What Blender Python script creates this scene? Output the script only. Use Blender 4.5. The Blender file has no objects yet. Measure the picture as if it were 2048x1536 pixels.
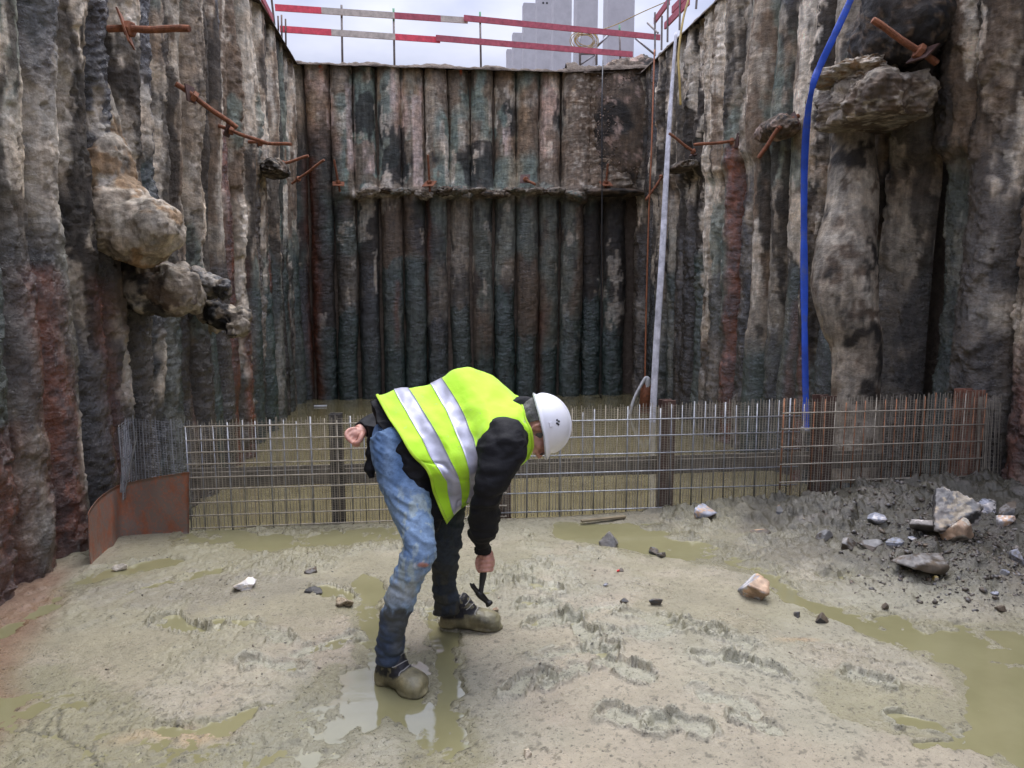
import bpy, bmesh, math, random
import numpy as np
from mathutils import Vector, Matrix
C = bpy.context.scene.collection
sc = bpy.context.scene
rad = math.radians
# ---------------------------------------------------------------- camera
CAMZ, YAW, PITCH, FPX = 1.52, 6.6, 7.9, 1500.0
cd = bpy.data.cameras.new('camera'); cam = bpy.data.objects.new('camera', cd); C.objects.link(cam)
cam.location = (0, 0, CAMZ); cam.rotation_euler = (rad(90 - PITCH), 0, rad(-YAW))
cd.sensor_width = 36; cd.lens = 36 * FPX / 2048; cd.clip_start = .05; cd.clip_end = 3000
sc.camera = cam
# ---------------------------------------------------------------- sky, sun, exposure (overcast daylight)
SUN_EL, SUN_ROT = 70, 20
w = bpy.data.worlds.new('World'); sc.world = w; w.use_nodes = True
nt = w.node_tree; nt.nodes.clear(); N = nt.nodes.new; L = nt.links.new
wo = N('ShaderNodeOutputWorld'); bg = N('ShaderNodeBackground'); bg.inputs['Strength'].default_value = .1
sky = N('ShaderNodeTexSky'); sky.sky_type = 'NISHITA'; sky.sun_disc = False
sky.sun_elevation = rad(SUN_EL); sky.sun_rotation = rad(SUN_ROT)
tc = N('ShaderNodeTexCoord'); sep = N('ShaderNodeSeparateXYZ'); L(tc.outputs['Generated'], sep.inputs[0])
# even overcast dome: luminance rises smoothly from horizon to zenith, same all round
mr = N('ShaderNodeMapRange'); mr.inputs['From Min'].default_value = 0; mr.inputs['From Max'].default_value = 1
mr.inputs['To Min'].default_value = 4.6; mr.inputs['To Max'].default_value = 37
sq = N('ShaderNodeMath'); sq.operation = 'POWER'; sq.use_clamp = True; sq.inputs[1].default_value = 2.0; L(sep.outputs['Z'], sq.inputs[0]); L(sq.outputs[0], mr.inputs['Value'])
mp = N('ShaderNodeMapping'); mp.inputs['Scale'].default_value = (1, 1, 2.2); L(tc.outputs['Generated'], mp.inputs[0])
nz = N('ShaderNodeTexNoise'); nz.inputs['Scale'].default_value = 2.6; nz.inputs['Detail'].default_value = 6; nz.inputs['Roughness'].default_value = .52
L(mp.outputs[0], nz.inputs['Vector'])
cr = N('ShaderNodeValToRGB'); cr.color_ramp.elements[0].position = .40; cr.color_ramp.elements[0].color = (.36, .40, .57, 1)
cr.color_ramp.elements[1].position = .76; cr.color_ramp.elements[1].color = (.86, .86, .97, 1); L(nz.outputs[0], cr.inputs[0])
mu = N('ShaderNodeVectorMath'); mu.operation = 'SCALE'; L(cr.outputs[0], mu.inputs[0]); L(mr.outputs[0], mu.inputs['Scale'])
mx = N('ShaderNodeMix'); mx.data_type = 'RGBA'; mx.inputs[0].default_value = .92
L(sky.outputs[0], mx.inputs[6]); L(mu.outputs[0], mx.inputs[7]); L(mx.outputs[2], bg.inputs[0]); L(bg.outputs[0], wo.inputs[0])
sl = bpy.data.lights.new('sun', 'SUN'); sl.energy = 1.5; sl.angle = rad(32); sl.color = (1, .95, .86)
so = bpy.data.objects.new('sun', sl); C.objects.link(so); so.location = (0, 0, 20)
d_ = Vector((math.sin(rad(SUN_ROT)) * math.cos(rad(SUN_EL)), math.cos(rad(SUN_ROT)) * math.cos(rad(SUN_EL)), math.sin(rad(SUN_EL))))
so.rotation_euler = d_.to_track_quat('Z', 'Y').to_euler()
sc.view_settings.view_transform = 'Standard'; sc.view_settings.look = 'None'
sc.view_settings.exposure = 0.86; sc.view_settings.gamma = 1; sc.view_settings.use_curve_mapping = False
# ---------------------------------------------------------------- measuring: photo pixel -> point in the pit
_cy, _sy, _cp, _sp = math.cos(rad(YAW)), math.sin(rad(YAW)), math.cos(rad(PITCH)), math.sin(rad(PITCH))
FW = np.array([_sy * _cp, _cy * _cp, -_sp]); RT = np.array([_cy, -_sy, 0.]); UP = np.cross(RT, FW)
CAM = np.array([0, 0, CAMZ])
def ray(px, py): return FW + RT * ((px - 1024) / FPX) - UP * ((py - 768) / FPX)
def atd(px, py, d): return CAM + ray(px, py) * d
def onz(px, py, z=0.): r = ray(px, py); return CAM + r * ((z - CAMZ) / r[2])
def ony(px, py, y): r = ray(px, py); return CAM + r * (y / r[1])
def onx(px, py, x): r = ray(px, py); return CAM + r * (x / r[0])
def depth(p): return float(np.dot(np.asarray(p) - CAM, FW))
# ---------------------------------------------------------------- numpy noise
def _hash(x, y, z):
    h = (x.astype(np.uint32) * np.uint32(374761393) + y.astype(np.uint32) * np.uint32(668265263) + z.astype(np.uint32) * np.uint32(2246822519))
    h = (h ^ (h >> np.uint32(13))) * np.uint32(1274126177)
    h = h ^ (h >> np.uint32(16))
    return (h & np.uint32(0xffff)).astype(np.float32) / 32767.5 - 1
def vn(P):
    P = np.asarray(P, np.float32); i = np.floor(P); f = P - i; i = i.astype(np.int64); f = f * f * f * (f * (f * 6 - 15) + 10)
    x, y, z = i[..., 0], i[..., 1], i[..., 2]; fx, fy, fz = f[..., 0], f[..., 1], f[..., 2]
    def lx(yy, zz):
        a = _hash(x, yy, zz); return a + ((_hash(x + 1, yy, zz)) - a) * fx
    a = lx(y, z); a = a + (lx(y + 1, z) - a) * fy
    b = lx(y, z + 1); b = b + (lx(y + 1, z + 1) - b) * fy
    return a + (b - a) * fz
def fbm(P, sx, sy=None, sz=None, o=4, g=.5, off=0.):
    P = np.asarray(P, np.float32); s = np.array([sx, sy if sy is not None else sx, sz if sz is not None else sx], np.float32)
    Q = P * s + np.float32(off) + 100; a = 1.; t = 0; n = 0
    for k in range(o):
        t = t + vn(Q) * a; n += a; a *= g; Q = Q * 2.03 + 17.3
    return t / n
def ridge(P, sx, sy=None, sz=None, o=4, off=0.):
    P = np.asarray(P, np.float32); s = np.array([sx, sy if sy is not None else sx, sz if sz is not None else sx], np.float32)
    Q = P * s + np.float32(off) + 100; a = 1.; t = 0; n = 0
    for k in range(o):
        t = t + (1 - np.abs(vn(Q)) * 2) * a; n += a; a *= .5; Q = Q * 2.03 + 17.3
    return t / n
def ss(a, b, x): t = np.clip((x - a) / (b - a), 0, 1); return t * t * (3 - 2 * t)
def lerp(a, b, t): return a + (b - a) * t
# ---------------------------------------------------------------- objects
def new(name, V, F, m=None, parent=None, loc=None, smooth=True, col=None, mi=None):
    """one mesh object; V are world points, loc its origin; F an (n,3|4) array or a list of faces"""
    V = np.asarray(V, float).reshape(-1, 3)
    loc = V.mean(0) if loc is None else np.asarray(loc, float)
    me = bpy.data.meshes.new(name)
    if isinstance(F, np.ndarray):
        nf, k = F.shape
        me.vertices.add(len(V)); me.vertices.foreach_set('co', (V - loc).astype(np.float32).ravel())
        me.loops.add(nf * k); me.loops.foreach_set('vertex_index', F.astype(np.int32).ravel())
        me.polygons.add(nf); me.polygons.foreach_set('loop_start', np.arange(0, nf * k, k, dtype=np.int32))
        me.update(calc_edges=True)
    else:
        me.from_pydata((V - loc).tolist(), [], F)
    if smooth: me.polygons.foreach_set('use_smooth', np.ones(len(me.polygons), bool))
    if col is not None:
        ca = me.color_attributes.new('tint', 'FLOAT_COLOR', 'POINT')
        c4 = np.ones((len(V), 4), np.float32); col = np.asarray(col, np.float32); c4[:, :col.shape[1]] = col
        ca.data.foreach_set('color', c4.ravel())
    for mm in (m if isinstance(m, (list, tuple)) else [m]):
        if mm: me.materials.append(mm)
    if mi is not None: me.polygons.foreach_set('material_index', np.asarray(mi, np.int32))
    o = bpy.data.objects.new(name, me); C.objects.link(o)
    put(o, parent, loc); return o
WL = {}
def put(o, parent, loc):
    loc = np.asarray(loc, float); WL[o.name] = loc
    if parent is not None:
        o.parent = parent; loc = loc - WL[parent.name]
    o.location = loc.tolist()
def tag(o, label=None, cat=None, group=None, kind=None):
    if label: o['label'] = label
    if cat: o['category'] = cat
    if group: o['group'] = group
    if kind: o['kind'] = kind
    return o
def thing(name, loc, label, cat, group=None):
    o = bpy.data.objects.new(name, None); C.objects.link(o); o.empty_display_size = .1; put(o, None, loc)
    return tag(o, label, cat, group)
class MB:
    """collects shapes into one mesh"""
    def __init__(s): s.V = []; s.F = []; s.n = 0; s.M = []
    def add(s, V, F, mi=0):
        V = np.asarray(V, float).reshape(-1, 3)
        for f in F: s.F.append([int(i) + s.n for i in f]); s.M.append(mi)
        s.V.append(V); s.n += len(V)
    def box(s, c, sx, sy, sz, R=None, mi=0):
        v = np.array([[x, y, z] for x in (-.5, .5) for y in (-.5, .5) for z in (-.5, .5)]) * [sx, sy, sz]
        if R is not None: v = v @ np.asarray(R).T
        s.add(v + np.asarray(c), [(0, 1, 3, 2), (4, 6, 7, 5), (0, 4, 5, 1), (2, 3, 7, 6), (0, 2, 6, 4), (1, 5, 7, 3)], mi)
    def bar(s, a, b, wx, wz, up=(0, 0, 1), mi=0):
        a, b = np.asarray(a, float), np.asarray(b, float); t = b - a; l = np.linalg.norm(t); t /= l
        x = np.cross(t, up); x /= np.linalg.norm(x); y = np.cross(x, t)
        s.box((a + b) / 2, wx, l, wz, np.stack([x, t, y], 1), mi)
    def tube(s, pts, r, n=8, cap=True, mi=0):
        V, F = tube(pts, r, n, cap); s.add(V, F, mi)
    def build(s, name, m, parent=None, loc=None, smooth=False):
        V = np.concatenate(s.V); return new(name, V, s.F, m, parent, loc, smooth, mi=s.M if isinstance(m, (list, tuple)) else None)
def frames(P):
    P = np.asarray(P, float); T = np.gradient(P, axis=0); T /= np.linalg.norm(T, axis=1)[:, None] + 1e-12
    n = np.cross(T[0], [0, 0, 1.]);
    if np.linalg.norm(n) < 1e-3: n = np.cross(T[0], [0, 1., 0])
    n /= np.linalg.norm(n); A = []
    for t in T:
        n = n - t * np.dot(n, t); n /= np.linalg.norm(n); A.append(n)
    A = np.array(A); return T, A, np.cross(T, A)
def tube(pts, r, n=8, cap=True):
    P = np.asarray(pts, float); r = np.broadcast_to(np.asarray(r, float), (len(P),)); T, A, B = frames(P)
    a = np.arange(n) * 2 * math.pi / n
    V = P[:, None] + r[:, None, None] * (A[:, None] * np.cos(a)[None, :, None] + B[:, None] * np.sin(a)[None, :, None])
    m = len(P); F = [(i * n + j, i * n + (j + 1) % n, (i + 1) * n + (j + 1) % n, (i + 1) * n + j) for i in range(m - 1) for j in range(n)]
    if cap: F += [tuple(range(n))[::-1], tuple(range((m - 1) * n, m * n))]
    return V.reshape(-1, 3), F
def spline(P, n):
    """Catmull-Rom through rows of P (any trailing shape), n samples"""
    P = np.asarray(P, float); k = len(P); t = np.linspace(0, k - 1, n); i = np.clip(np.floor(t).astype(int), 0, k - 2); f = (t - i).reshape((-1,) + (1,) * (P.ndim - 1))
    p0, p1, p2, p3 = P[np.maximum(i - 1, 0)], P[i], P[i + 1], P[np.minimum(i + 2, k - 1)]
    return .5 * (2 * p1 + (p2 - p0) * f + (2 * p0 - 5 * p1 + 4 * p2 - p3) * f * f + (3 * p1 - p0 - 3 * p2 + p3) * f ** 3)
def grid_faces(m, n, wrap=False):
    i, j = np.meshgrid(np.arange(m - 1), np.arange(n if wrap else n - 1), indexing='ij'); i = i.ravel(); j = j.ravel(); j1 = (j + 1) % n
    return np.stack([i * n + j, i * n + j1, (i + 1) * n + j1, (i + 1) * n + j], 1)
def grid_normals(G):
    a = np.gradient(G, axis=0); b = np.gradient(G, axis=1); n = np.cross(a, b); return n / (np.linalg.norm(n, axis=-1, keepdims=True) + 1e-12)
from mathutils.bvhtree import BVHTree
dg = bpy.context.evaluated_depsgraph_get
def ell(c, ax, R=None, n=(24, 32)):
    th = np.linspace(.001, math.pi - .001, n[0]); ph = np.linspace(0, 2 * math.pi, n[1], endpoint=False); T, F = np.meshgrid(th, ph, indexing='ij')
    P = np.stack([np.sin(T) * np.cos(F), np.sin(T) * np.sin(F), np.cos(T)], -1).reshape(-1, 3) * ax
    if R is not None: P = P @ np.asarray(R).T
    return P + c, grid_faces(n[0], n[1], True).tolist() + [list(range(n[1]))[::-1], [(n[0] - 1) * n[1] + j for j in range(n[1])]]
def fused(mb, voxel, smooth=4):
    """melt overlapping closed shapes into one continuous skin; returns vertices, faces"""
    me = bpy.data.meshes.new('tmp'); me.from_pydata(np.concatenate(mb.V).tolist(), [], mb.F); o = bpy.data.objects.new('tmp', me); C.objects.link(o)
    r = o.modifiers.new('r', 'REMESH'); r.mode = 'VOXEL'; r.voxel_size = voxel
    if smooth: k = o.modifiers.new('s', 'SMOOTH'); k.factor = .5; k.iterations = smooth
    e = o.evaluated_get(dg()); m2 = bpy.data.meshes.new_from_object(e)
    V = np.zeros(len(m2.vertices) * 3, np.float32); m2.vertices.foreach_get('co', V); V = V.reshape(-1, 3).astype(float)
    Nn = np.zeros(len(m2.vertices) * 3, np.float32); m2.vertices.foreach_get('normal', Nn); Nn = Nn.reshape(-1, 3)
    F = [list(p.vertices) for p in m2.polygons]; bpy.data.objects.remove(o); bpy.data.meshes.remove(me); bpy.data.meshes.remove(m2)
    F = np.array(F) if all(len(f) == 4 for f in F) else F
    return V, F, Nn
# ---------------------------------------------------------------- materials
class Mat:
    def __init__(s, name):
        s.m = bpy.data.materials.new(name); s.m.use_nodes = True; s.t = s.m.node_tree; s.t.nodes.clear()
        s.out = s.n('ShaderNodeOutputMaterial'); s.p = s.n('ShaderNodeBsdfPrincipled'); s.l(s.p.outputs[0], s.out.inputs[0])
        s.pos = s.n('ShaderNodeNewGeometry').outputs['Position']
    def n(s, t): return s.t.nodes.new(t)
    def l(s, a, b): s.t.links.new(a, b)
    def mapv(s, sc_, v=None):
        q = s.n('ShaderNodeMapping'); q.inputs['Scale'].default_value = sc_; s.l(v or s.pos, q.inputs[0]); return q.outputs[0]
    def noise(s, scale, det=6, ro=.6, v=None, dist=0):
        q = s.n('ShaderNodeTexNoise'); q.inputs['Scale'].default_value = scale; q.inputs['Detail'].default_value = det
        q.inputs['Roughness'].default_value = ro; q.inputs['Distortion'].default_value = dist; s.l(v or s.pos, q.inputs['Vector']); return q.outputs[0]
    def vor(s, scale, v=None, feature='F1'):
        q = s.n('ShaderNodeTexVoronoi'); q.feature = feature; q.inputs['Scale'].default_value = scale; s.l(v or s.pos, q.inputs['Vector']); return q.outputs['Distance']
    def rng(s, x, a, b, c, d):
        q = s.n('ShaderNodeMapRange'); s.l(x, q.inputs[0])
        for k, vv in zip((1, 2, 3, 4), (a, b, c, d)): q.inputs[k].default_value = vv
        return q.outputs[0]
    def math(s, op, a, b):
        q = s.n('ShaderNodeMath'); q.operation = op
        for k, vv in ((0, a), (1, b)):
            if isinstance(vv, (int, float)): q.inputs[k].default_value = vv
            else: s.l(vv, q.inputs[k])
        return q.outputs[0]
    def mix(s, f, a, b, blend='MIX'):
        q = s.n('ShaderNodeMix'); q.data_type = 'RGBA'; q.blend_type = blend
        for k, vv in ((0, f), (6, a), (7, b)):
            if isinstance(vv, (int, float)): q.inputs[k].default_value = vv
            elif isinstance(vv, (tuple, list)): q.inputs[k].default_value = tuple(vv) + (1,) if len(vv) == 3 else vv
            else: s.l(vv, q.inputs[k])
        return q.outputs[2]
    def scale(s, col, f):
        q = s.n('ShaderNodeVectorMath'); q.operation = 'SCALE'
        if isinstance(col, (tuple, list)): q.inputs[0].default_value = col
        else: s.l(col, q.inputs[0])
        s.l(f, q.inputs['Scale']); return q.outputs[0]
    def attr(s, name='tint'):
        q = s.n('ShaderNodeVertexColor'); q.layer_name = name; return q.outputs[0], q.outputs[1]
    def set(s, **k):
        for a, b in k.items():
            i = s.p.inputs[{'base': 'Base Color', 'rough': 'Roughness', 'metal': 'Metallic', 'ior': 'IOR', 'spec': 'Specular IOR Level', 'coat': 'Coat Weight', 'coatr': 'Coat Roughness', 'sheen': 'Sheen Weight', 'sss': 'Subsurface Weight'}[a]]
            if isinstance(b, (int, float)): i.default_value = b
            elif isinstance(b, (tuple, list)): i.default_value = tuple(b) + (1,)
            else: s.l(b, i)
        return s
    def bump(s, h, strength=.5, dist=.01):
        q = s.n('ShaderNodeBump'); q.inputs['Strength'].default_value = strength; q.inputs['Distance'].default_value = dist
        s.l(h, q.inputs['Height']); s.l(q.outputs[0], s.p.inputs['Normal']); return s
def simple(name, base, rough=.6, metal=0., var=.3, scale=8, bump=.2, bscale=40, bdist=.004):
    m = Mat(name); f = m.rng(m.noise(scale, 6, .65), .3, .7, 1 - var, 1 + var)
    m.set(base=m.scale(tuple(base), f), rough=m.rng(m.noise(scale * 2.3), .3, .7, max(rough - .12, .03), min(rough + .12, 1)), metal=metal)
    if bump: m.bump(m.noise(bscale, 7, .65), bump, bdist)
    return m.m
# attribute-tinted wet clay / concrete
def tinted(name, wet_r=.16, dry_r=.82, bs=.9, bd=.025, fine=34):
    m = Mat(name); c, a = m.attr()
    f1 = m.rng(m.noise(11, 7, .72), .32, .68, .5, 1.5)
    f2 = m.rng(m.noise(3, 4, .6, m.mapv((7, 7, 1))), .35, .65, .75, 1.28)
    f3 = m.rng(m.vor(60, m.mapv((1, 1, .8))), 0, .25, .72, 1.0)
    col = m.scale(m.scale(m.scale(c, f1), f2), f3)
    hue = m.mix(m.rng(m.noise(5, 5, .6), .4, .62, 0, .55), (1.0, 1.0, 1.0), (1.16, 1.0, .84))
    col = m.mix(1., col, hue, 'MULTIPLY')
    m.set(base=col, rough=m.math('ADD', m.math('MULTIPLY', m.rng(a, 0, 1, dry_r, wet_r), 1.), m.rng(m.noise(22), .3, .7, -.1, .1)), spec=m.rng(a, 0, 1, .35, .7), coat=m.rng(a, .25, .9, 0, .45), coatr=.10)
    h = m.math('ADD', m.math('MULTIPLY', m.noise(fine, 6, .74), 1.0), m.math('MULTIPLY', m.noise(9, 4, .6, m.mapv((1, 1, 2.5))), .8))
    m.bump(h, bs, bd); m.l(m.p.inputs['Normal'].links[0].from_socket, m.p.inputs['Coat Normal']); return m.m
M = {}
M['wall'] = tinted('pile_concrete_clay')
M['lump'] = tinted('concrete_lump', bs=.8, bd=.02)
M['rust'] = simple('rusty_steel', (.235, .088, .04), .75, .15, .55, 24, .5, 90, .002)
M['darkrust'] = simple('dark_rusty_steel', (.10, .055, .042), .6, .4, .4, 14, .4, 60, .002)
M['earth'] = simple('loose_earth', (.12, .09, .065), .95, 0, .45, 12, .9, 30, .03)
M['galv'] = simple('galvanised_steel', (.31, .315, .325), .45, .6, .3, 20, .1)
M['mudsteel'] = simple('mud_caked_steel', (.34, .30, .235), .7, .2, .3, 20, .2)
# ---------------------------------------------------------------- bored pile walls
XL, XR, YB, ZB, YF = -2.02, 3.60, 12.3, -.75, 4.66
ZT = ony(900, 128, YB - .1)[2] - .05; ZW = ony(900, 797, YB - .1)[2]
PAL = {k: np.array(v) for k, v in dict(grey=(.225, .195, .150), cream=(.36, .315, .245), brown=(.115, .085, .058), dark=(.032, .027, .021), teal=(.10, .135, .115),
       pale=(.46, .41, .33), rust=(.118, .034, .012), ochre=(.27, .185, .105), pink=(.33, .24, .19), chalk=(.56, .45, .39), black=(.020, .019, .018), dteal=(.026, .046, .038)).items()}
def mixc(c, k, t): return c + (PAL[k] - c) * t[..., None]
rs = np.random.RandomState(7)
def pile_wall(name, label, origin, along, inward, starts, rad_, na_nz, shape, paint, seed, flare=lambda s: 0 * s, rough_=1.0):
    """starts: list of along-coordinates of pile axes; every pile is one object"""
    r = np.random.RandomState(seed); o = thing(name, origin, label, 'pile wall')
    along = np.array(along, float); inward = np.array(inward, float)
    for i, s in enumerate(starts):
        na, nz_ = na_nz(s); z = np.linspace(ZB, ZT, nz_); th = np.linspace(-1.75, 1.75, na)
        Z, TH = np.meshgrid(z, th, indexing='ij')
        R = rad_ * r.uniform(.93, 1.09); off = r.uniform(-.035, .035) - (.055 if i % 2 else 0) * r.uniform(.3, 1.2); ident = seed * 31 + i * 7.3
        P1 = np.stack([np.full_like(Z, ident), Z * .0, Z], -1)
        wob = fbm(P1, 1, 1, .8, 3) * .032; woff = fbm(P1 + 50, 1, 1, .6, 3) * .05
        S = s + wob + np.sin(TH) * R; I = off + woff - rad_ * .5 + np.cos(TH) * R
        P = origin_pt(origin, along, inward, S, I, Z)
        lum = fbm(P, 1.7, 1.7, .9, 4, off=seed) * .03 + fbm(P, 6, 6, 4, 4, .55, off=seed + 3) * .026
        crust = ss(.07, .12, fbm(P, 3.4, 3.4, 1.5, 5, .62, off=seed + 9)) * .03 * r.uniform(.35, 1.2)
        cr2 = ss(.06, .11, fbm(P, 10, 10, 6, 4, .62, off=seed + 19)) * .014 - ss(.2, .28, fbm(P, 17, 17, 12, 3, .6, off=seed + 29)) * .016
        fine = fbm(P, 26, 26, 34, 3, .65) * .010
        rm = ss(.0, .35, fbm(P1 + 9, 1, 1, .9, 2)) * (r.rand() < .5)
        tilt = r.uniform(-.35, .35); ro = r.uniform(.3, 1.0) * rough_
        rings = np.sin((Z + tilt * np.sin(TH) * R * 2 + .02 * fbm(P, 3, 3, 3, 2)) * 2 * math.pi / r.uniform(.03, .05)) * .0032 * rm
        D = lum * (.5 + .5 * ro) + crust * ro + cr2 * ro + fine * (.3 + .7 * ro) + rings
        D = D + shape(S, Z, TH, P, D)
        I2 = I + flare(S) + D * np.cos(TH * .6); S2 = S + D * np.sin(TH) * .55
        V = origin_pt(origin, along, inward, S2, I2, Z)
        col, wet = paint(i, S2, Z, TH, V, r, crust / .03)
        c4 = np.concatenate([col, wet[..., None]], -1)
        new('pile', V, grid_faces(nz_, na), M['wall'], o, origin_pt(origin, along, inward, np.array(s), np.array(0.), np.array(ZB)), col=c4.reshape(-1, 4))
    return o
def origin_pt(o, al, inw, S, I, Z):
    return np.stack([o[0] + al[0] * S + inw[0] * I, o[1] + al[1] * S + inw[1] * I, Z + 0 * S], -1)
def streaks(S, Z, lst):
    t = 0 * Z
    for s, zt, zb, wd, st in lst:
        c = s + .02 * np.sin(Z * 3 + s * 9) + .012 * np.sin(Z * 11 + s)
        t = np.maximum(t, np.exp(-((S - c) / wd) ** 2) * ss(zt + .06, zt - .05, Z) * ss(zb - .3, zb + .2, Z) * st)
    return t
# --- side walls
def bumps(S, Z, lst):
    D = 0 * Z
    for s, zc, ws, wu, wd, a in lst:
        k = np.where(Z > zc, (Z - zc) / wu, (Z - zc) / wd); q = ((S - s) / ws) ** 2 + k ** 2
        D = D + a * ss(1.15, .1, q)
    return D
def sides(px, y, X): p = onx(px, y, X); return p[1], p[2]
left_streaks = [(sides(px, y, XL + .1)[0], sides(px, y, XL + .1)[1], -.9, wd, st) for px, y, wd, st in
                ((455, 262, .09, 1.), (505, 470, .07, .9), (108, 540, .17, 1.), (130, 700, .15, 1.), (215, 560, .13, .85), (40, 860, .16, 1.), (545, 420, .06, .8), (575, 300, .06, .7), (490, 640, .06, .9), (395, 610, .05, .4))]
left_bumps = [(sides(200, 380, XL)[0], 2.25, .26, .8, .35, .16), (sides(250, 470, XL)[0], 2.0, .3, .35, .22, .12)]
def left_shape(S, Z, TH, P, D):
    up = ss(2.2, 3.6, Z + .25 * fbm(P, 1.3, 1.3, .8, 2, off=4)) * .05
    return up
def side_paint(streak_list, pale_list, seed):
    def f(i, S, Z, TH, P, r, crust):
        k = r.rand(); a, b = ('cream', 'brown') if k < .22 else ('grey', 'dark') if k < .5 else ('brown', 'grey') if k < .72 else ('dark', 'grey') if k < .9 else ('teal', 'cream')
        col = np.broadcast_to(PAL[a] * r.uniform(.85, 1.15), Z.shape + (3,)).copy()
        n1 = fbm(P, 1.1, 1.1, .5, 4, off=seed); n2 = fbm(P, 4, 4, 1.2, 4, off=seed + 5); n3 = fbm(P, 2.2, 2.2, 1.1, 4, .6, off=seed + 11); n4 = fbm(P, 9, 9, 4, 4, .65, off=seed + 17)
        col = mixc(col, b, ss(.05, .13, n3 + .3 * n4 - .02) * .85)
        col = mixc(col, 'brown', ss(.05, .35, n1) * .6)
        col = mixc(col, 'teal', ss(.16, .3, fbm(P, 1.6, 1.6, .7, 3, off=seed + 21) + .2 * n4) * .65)
        col = mixc(col, 'pale', ss(.2, .27, n2 + .25 * n4) * .75)
        col = mixc(col, 'ochre', ss(.2, .5, n3) * .4 * ss(1.5, 3, Z))
        col = mixc(col, 'dark', ss(.13, .2, fbm(P, 3, 3, .8, 4, .6, off=seed + 33) + .2 * n4) * .85)
        lvl = r.uniform(.5, 2.5) + .3 * n2 + .15 * n4
        wl = ss(lvl + .12, lvl - .12, Z); dk = r.rand()
        col = mixc(col, 'dark' if dk < .5 else 'dteal', wl * r.uniform(.5, .95)); wet = wl * .8 + ss(.2, .45, n3) * .3
        if r.rand() < .25: m_ = ss(-.05, .12, fbm(P, 1, 1, .45, 3, off=i) + .15 * n4); col = mixc(col, 'black', m_ * .85); wet = np.maximum(wet, .8 * m_)
        for s, zt, zb, wd, st in pale_list:
            q = ss(1., .55, np.abs(S - s) / wd / 1.3 + 1.2 * n4) * ss(zt, zt - .25, Z) * ss(zb, zb + .25, Z) * st
            col = mixc(col, 'pale', np.clip(q, 0, 1)); wet = wet * (1 - q)
        t = np.clip(streaks(S, Z, streak_list) * (1.25 + .8 * n4), 0, 1); col = mixc(col, 'rust', t * .95); col = mixc(col, 'black', t * ss(.05, .2, n4 + .3 * n3) * .55); wet = np.maximum(wet, t)
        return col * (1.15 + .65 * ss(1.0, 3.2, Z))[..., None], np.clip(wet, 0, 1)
    return f
lp = lambda px, y0, y1, wd, st: (sides(px, (y0 + y1) / 2, XL + .1)[0], sides(px, y0, XL + .1)[1], sides(px, y1, XL + .1)[1], wd, st)
left_pale = [lp(180, 780, 1010, .07, .9), lp(255, 200, 380, .12, .7), lp(225, 150, 520, .08, .6), lp(295, 130, 330, .1, .6), lp(330, 180, 420, .08, .6), lp(445, 300, 520, .07, .6), lp(265, 640, 850, .12, .9), lp(335, 640, 830, .09, .8), lp(412, 360, 540, .1, .9), lp(385, 300, 420, .07, .6), lp(487, 380, 780, .06, .9), lp(105, 120, 520, .16, .5), lp(145, 60, 400, .14, .55), lp(40, 150, 420, .05, .7)]
def side_res(s): return (40, 450) if 3.2 < s < 5.6 else (28, 350) if 3.2 < s < 7.6 else (19, 290) if s >= 7.6 else (12, 60)
SP = .365
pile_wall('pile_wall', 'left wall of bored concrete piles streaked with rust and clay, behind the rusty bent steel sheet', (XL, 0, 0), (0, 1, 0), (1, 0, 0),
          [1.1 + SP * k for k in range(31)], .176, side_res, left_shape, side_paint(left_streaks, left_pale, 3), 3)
rp = lambda px, y0, y1, wd, st: (sides(px, (y0 + y1) / 2, XR)[0], sides(px, y0, XR)[1], sides(px, y1, XR)[1], wd, st)
right_streaks = [(sides(px, y, XR - .1)[0], sides(px, y, XR - .1)[1], -.9, wd, st) for px, y, wd, st in
                 ((1468, 290, .10, 1.), (1597, 690, .07, .8), (1925, 690, .12, .55), (1575, 600, .05, .4))]
right_pale = [rp(1415, 330, 600, .1, 1.), rp(1700, 280, 420, .04, .9), rp(1690, 470, 640, .12, 1.), rp(1925, 560, 700, .1, .7), rp(1975, 150, 420, .14, .8), rp(1350, 380, 560, .1, .5), rp(2000, 20, 300, .16, .6)]
right_bumps = [(sides(1690, 560, XR)[0], 1.38, .21, .5, .2, .17), (sides(1500, 330, XR)[0], 2.55, .3, .35, 1.1, .1), (sides(1500, 500, XR)[0], 1.75, .22, .4, .5, .08),
               (sides(1960, 420, XR)[0], 2.05, .16, .7, .3, .2), (sides(1985, 620, XR)[0], 1.3, .14, .5, .22, .14)]
def right_shape(S, Z, TH, P, D):
    up = ss(2.75, 2.95, Z + .2 * fbm(P, 2.2, 2.2, .8, 3, off=8)) * .07 * ss(7.4, 7.8, S)
    hol = -.10 * ss(.38, .2, np.abs(S - sides(1800, 500, XR)[0])) * ss(2.5, 2.35, Z)
    return up + hol
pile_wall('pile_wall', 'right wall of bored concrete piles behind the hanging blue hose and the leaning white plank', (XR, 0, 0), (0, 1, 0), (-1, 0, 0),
          [1.25 + SP * k for k in range(31)], .176, side_res, right_shape, side_paint(right_streaks, right_pale, 5), 5, flare=lambda s: -.17 * np.maximum(6.7 - s, 0) * ss(6.9, 5.2, s))
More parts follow.
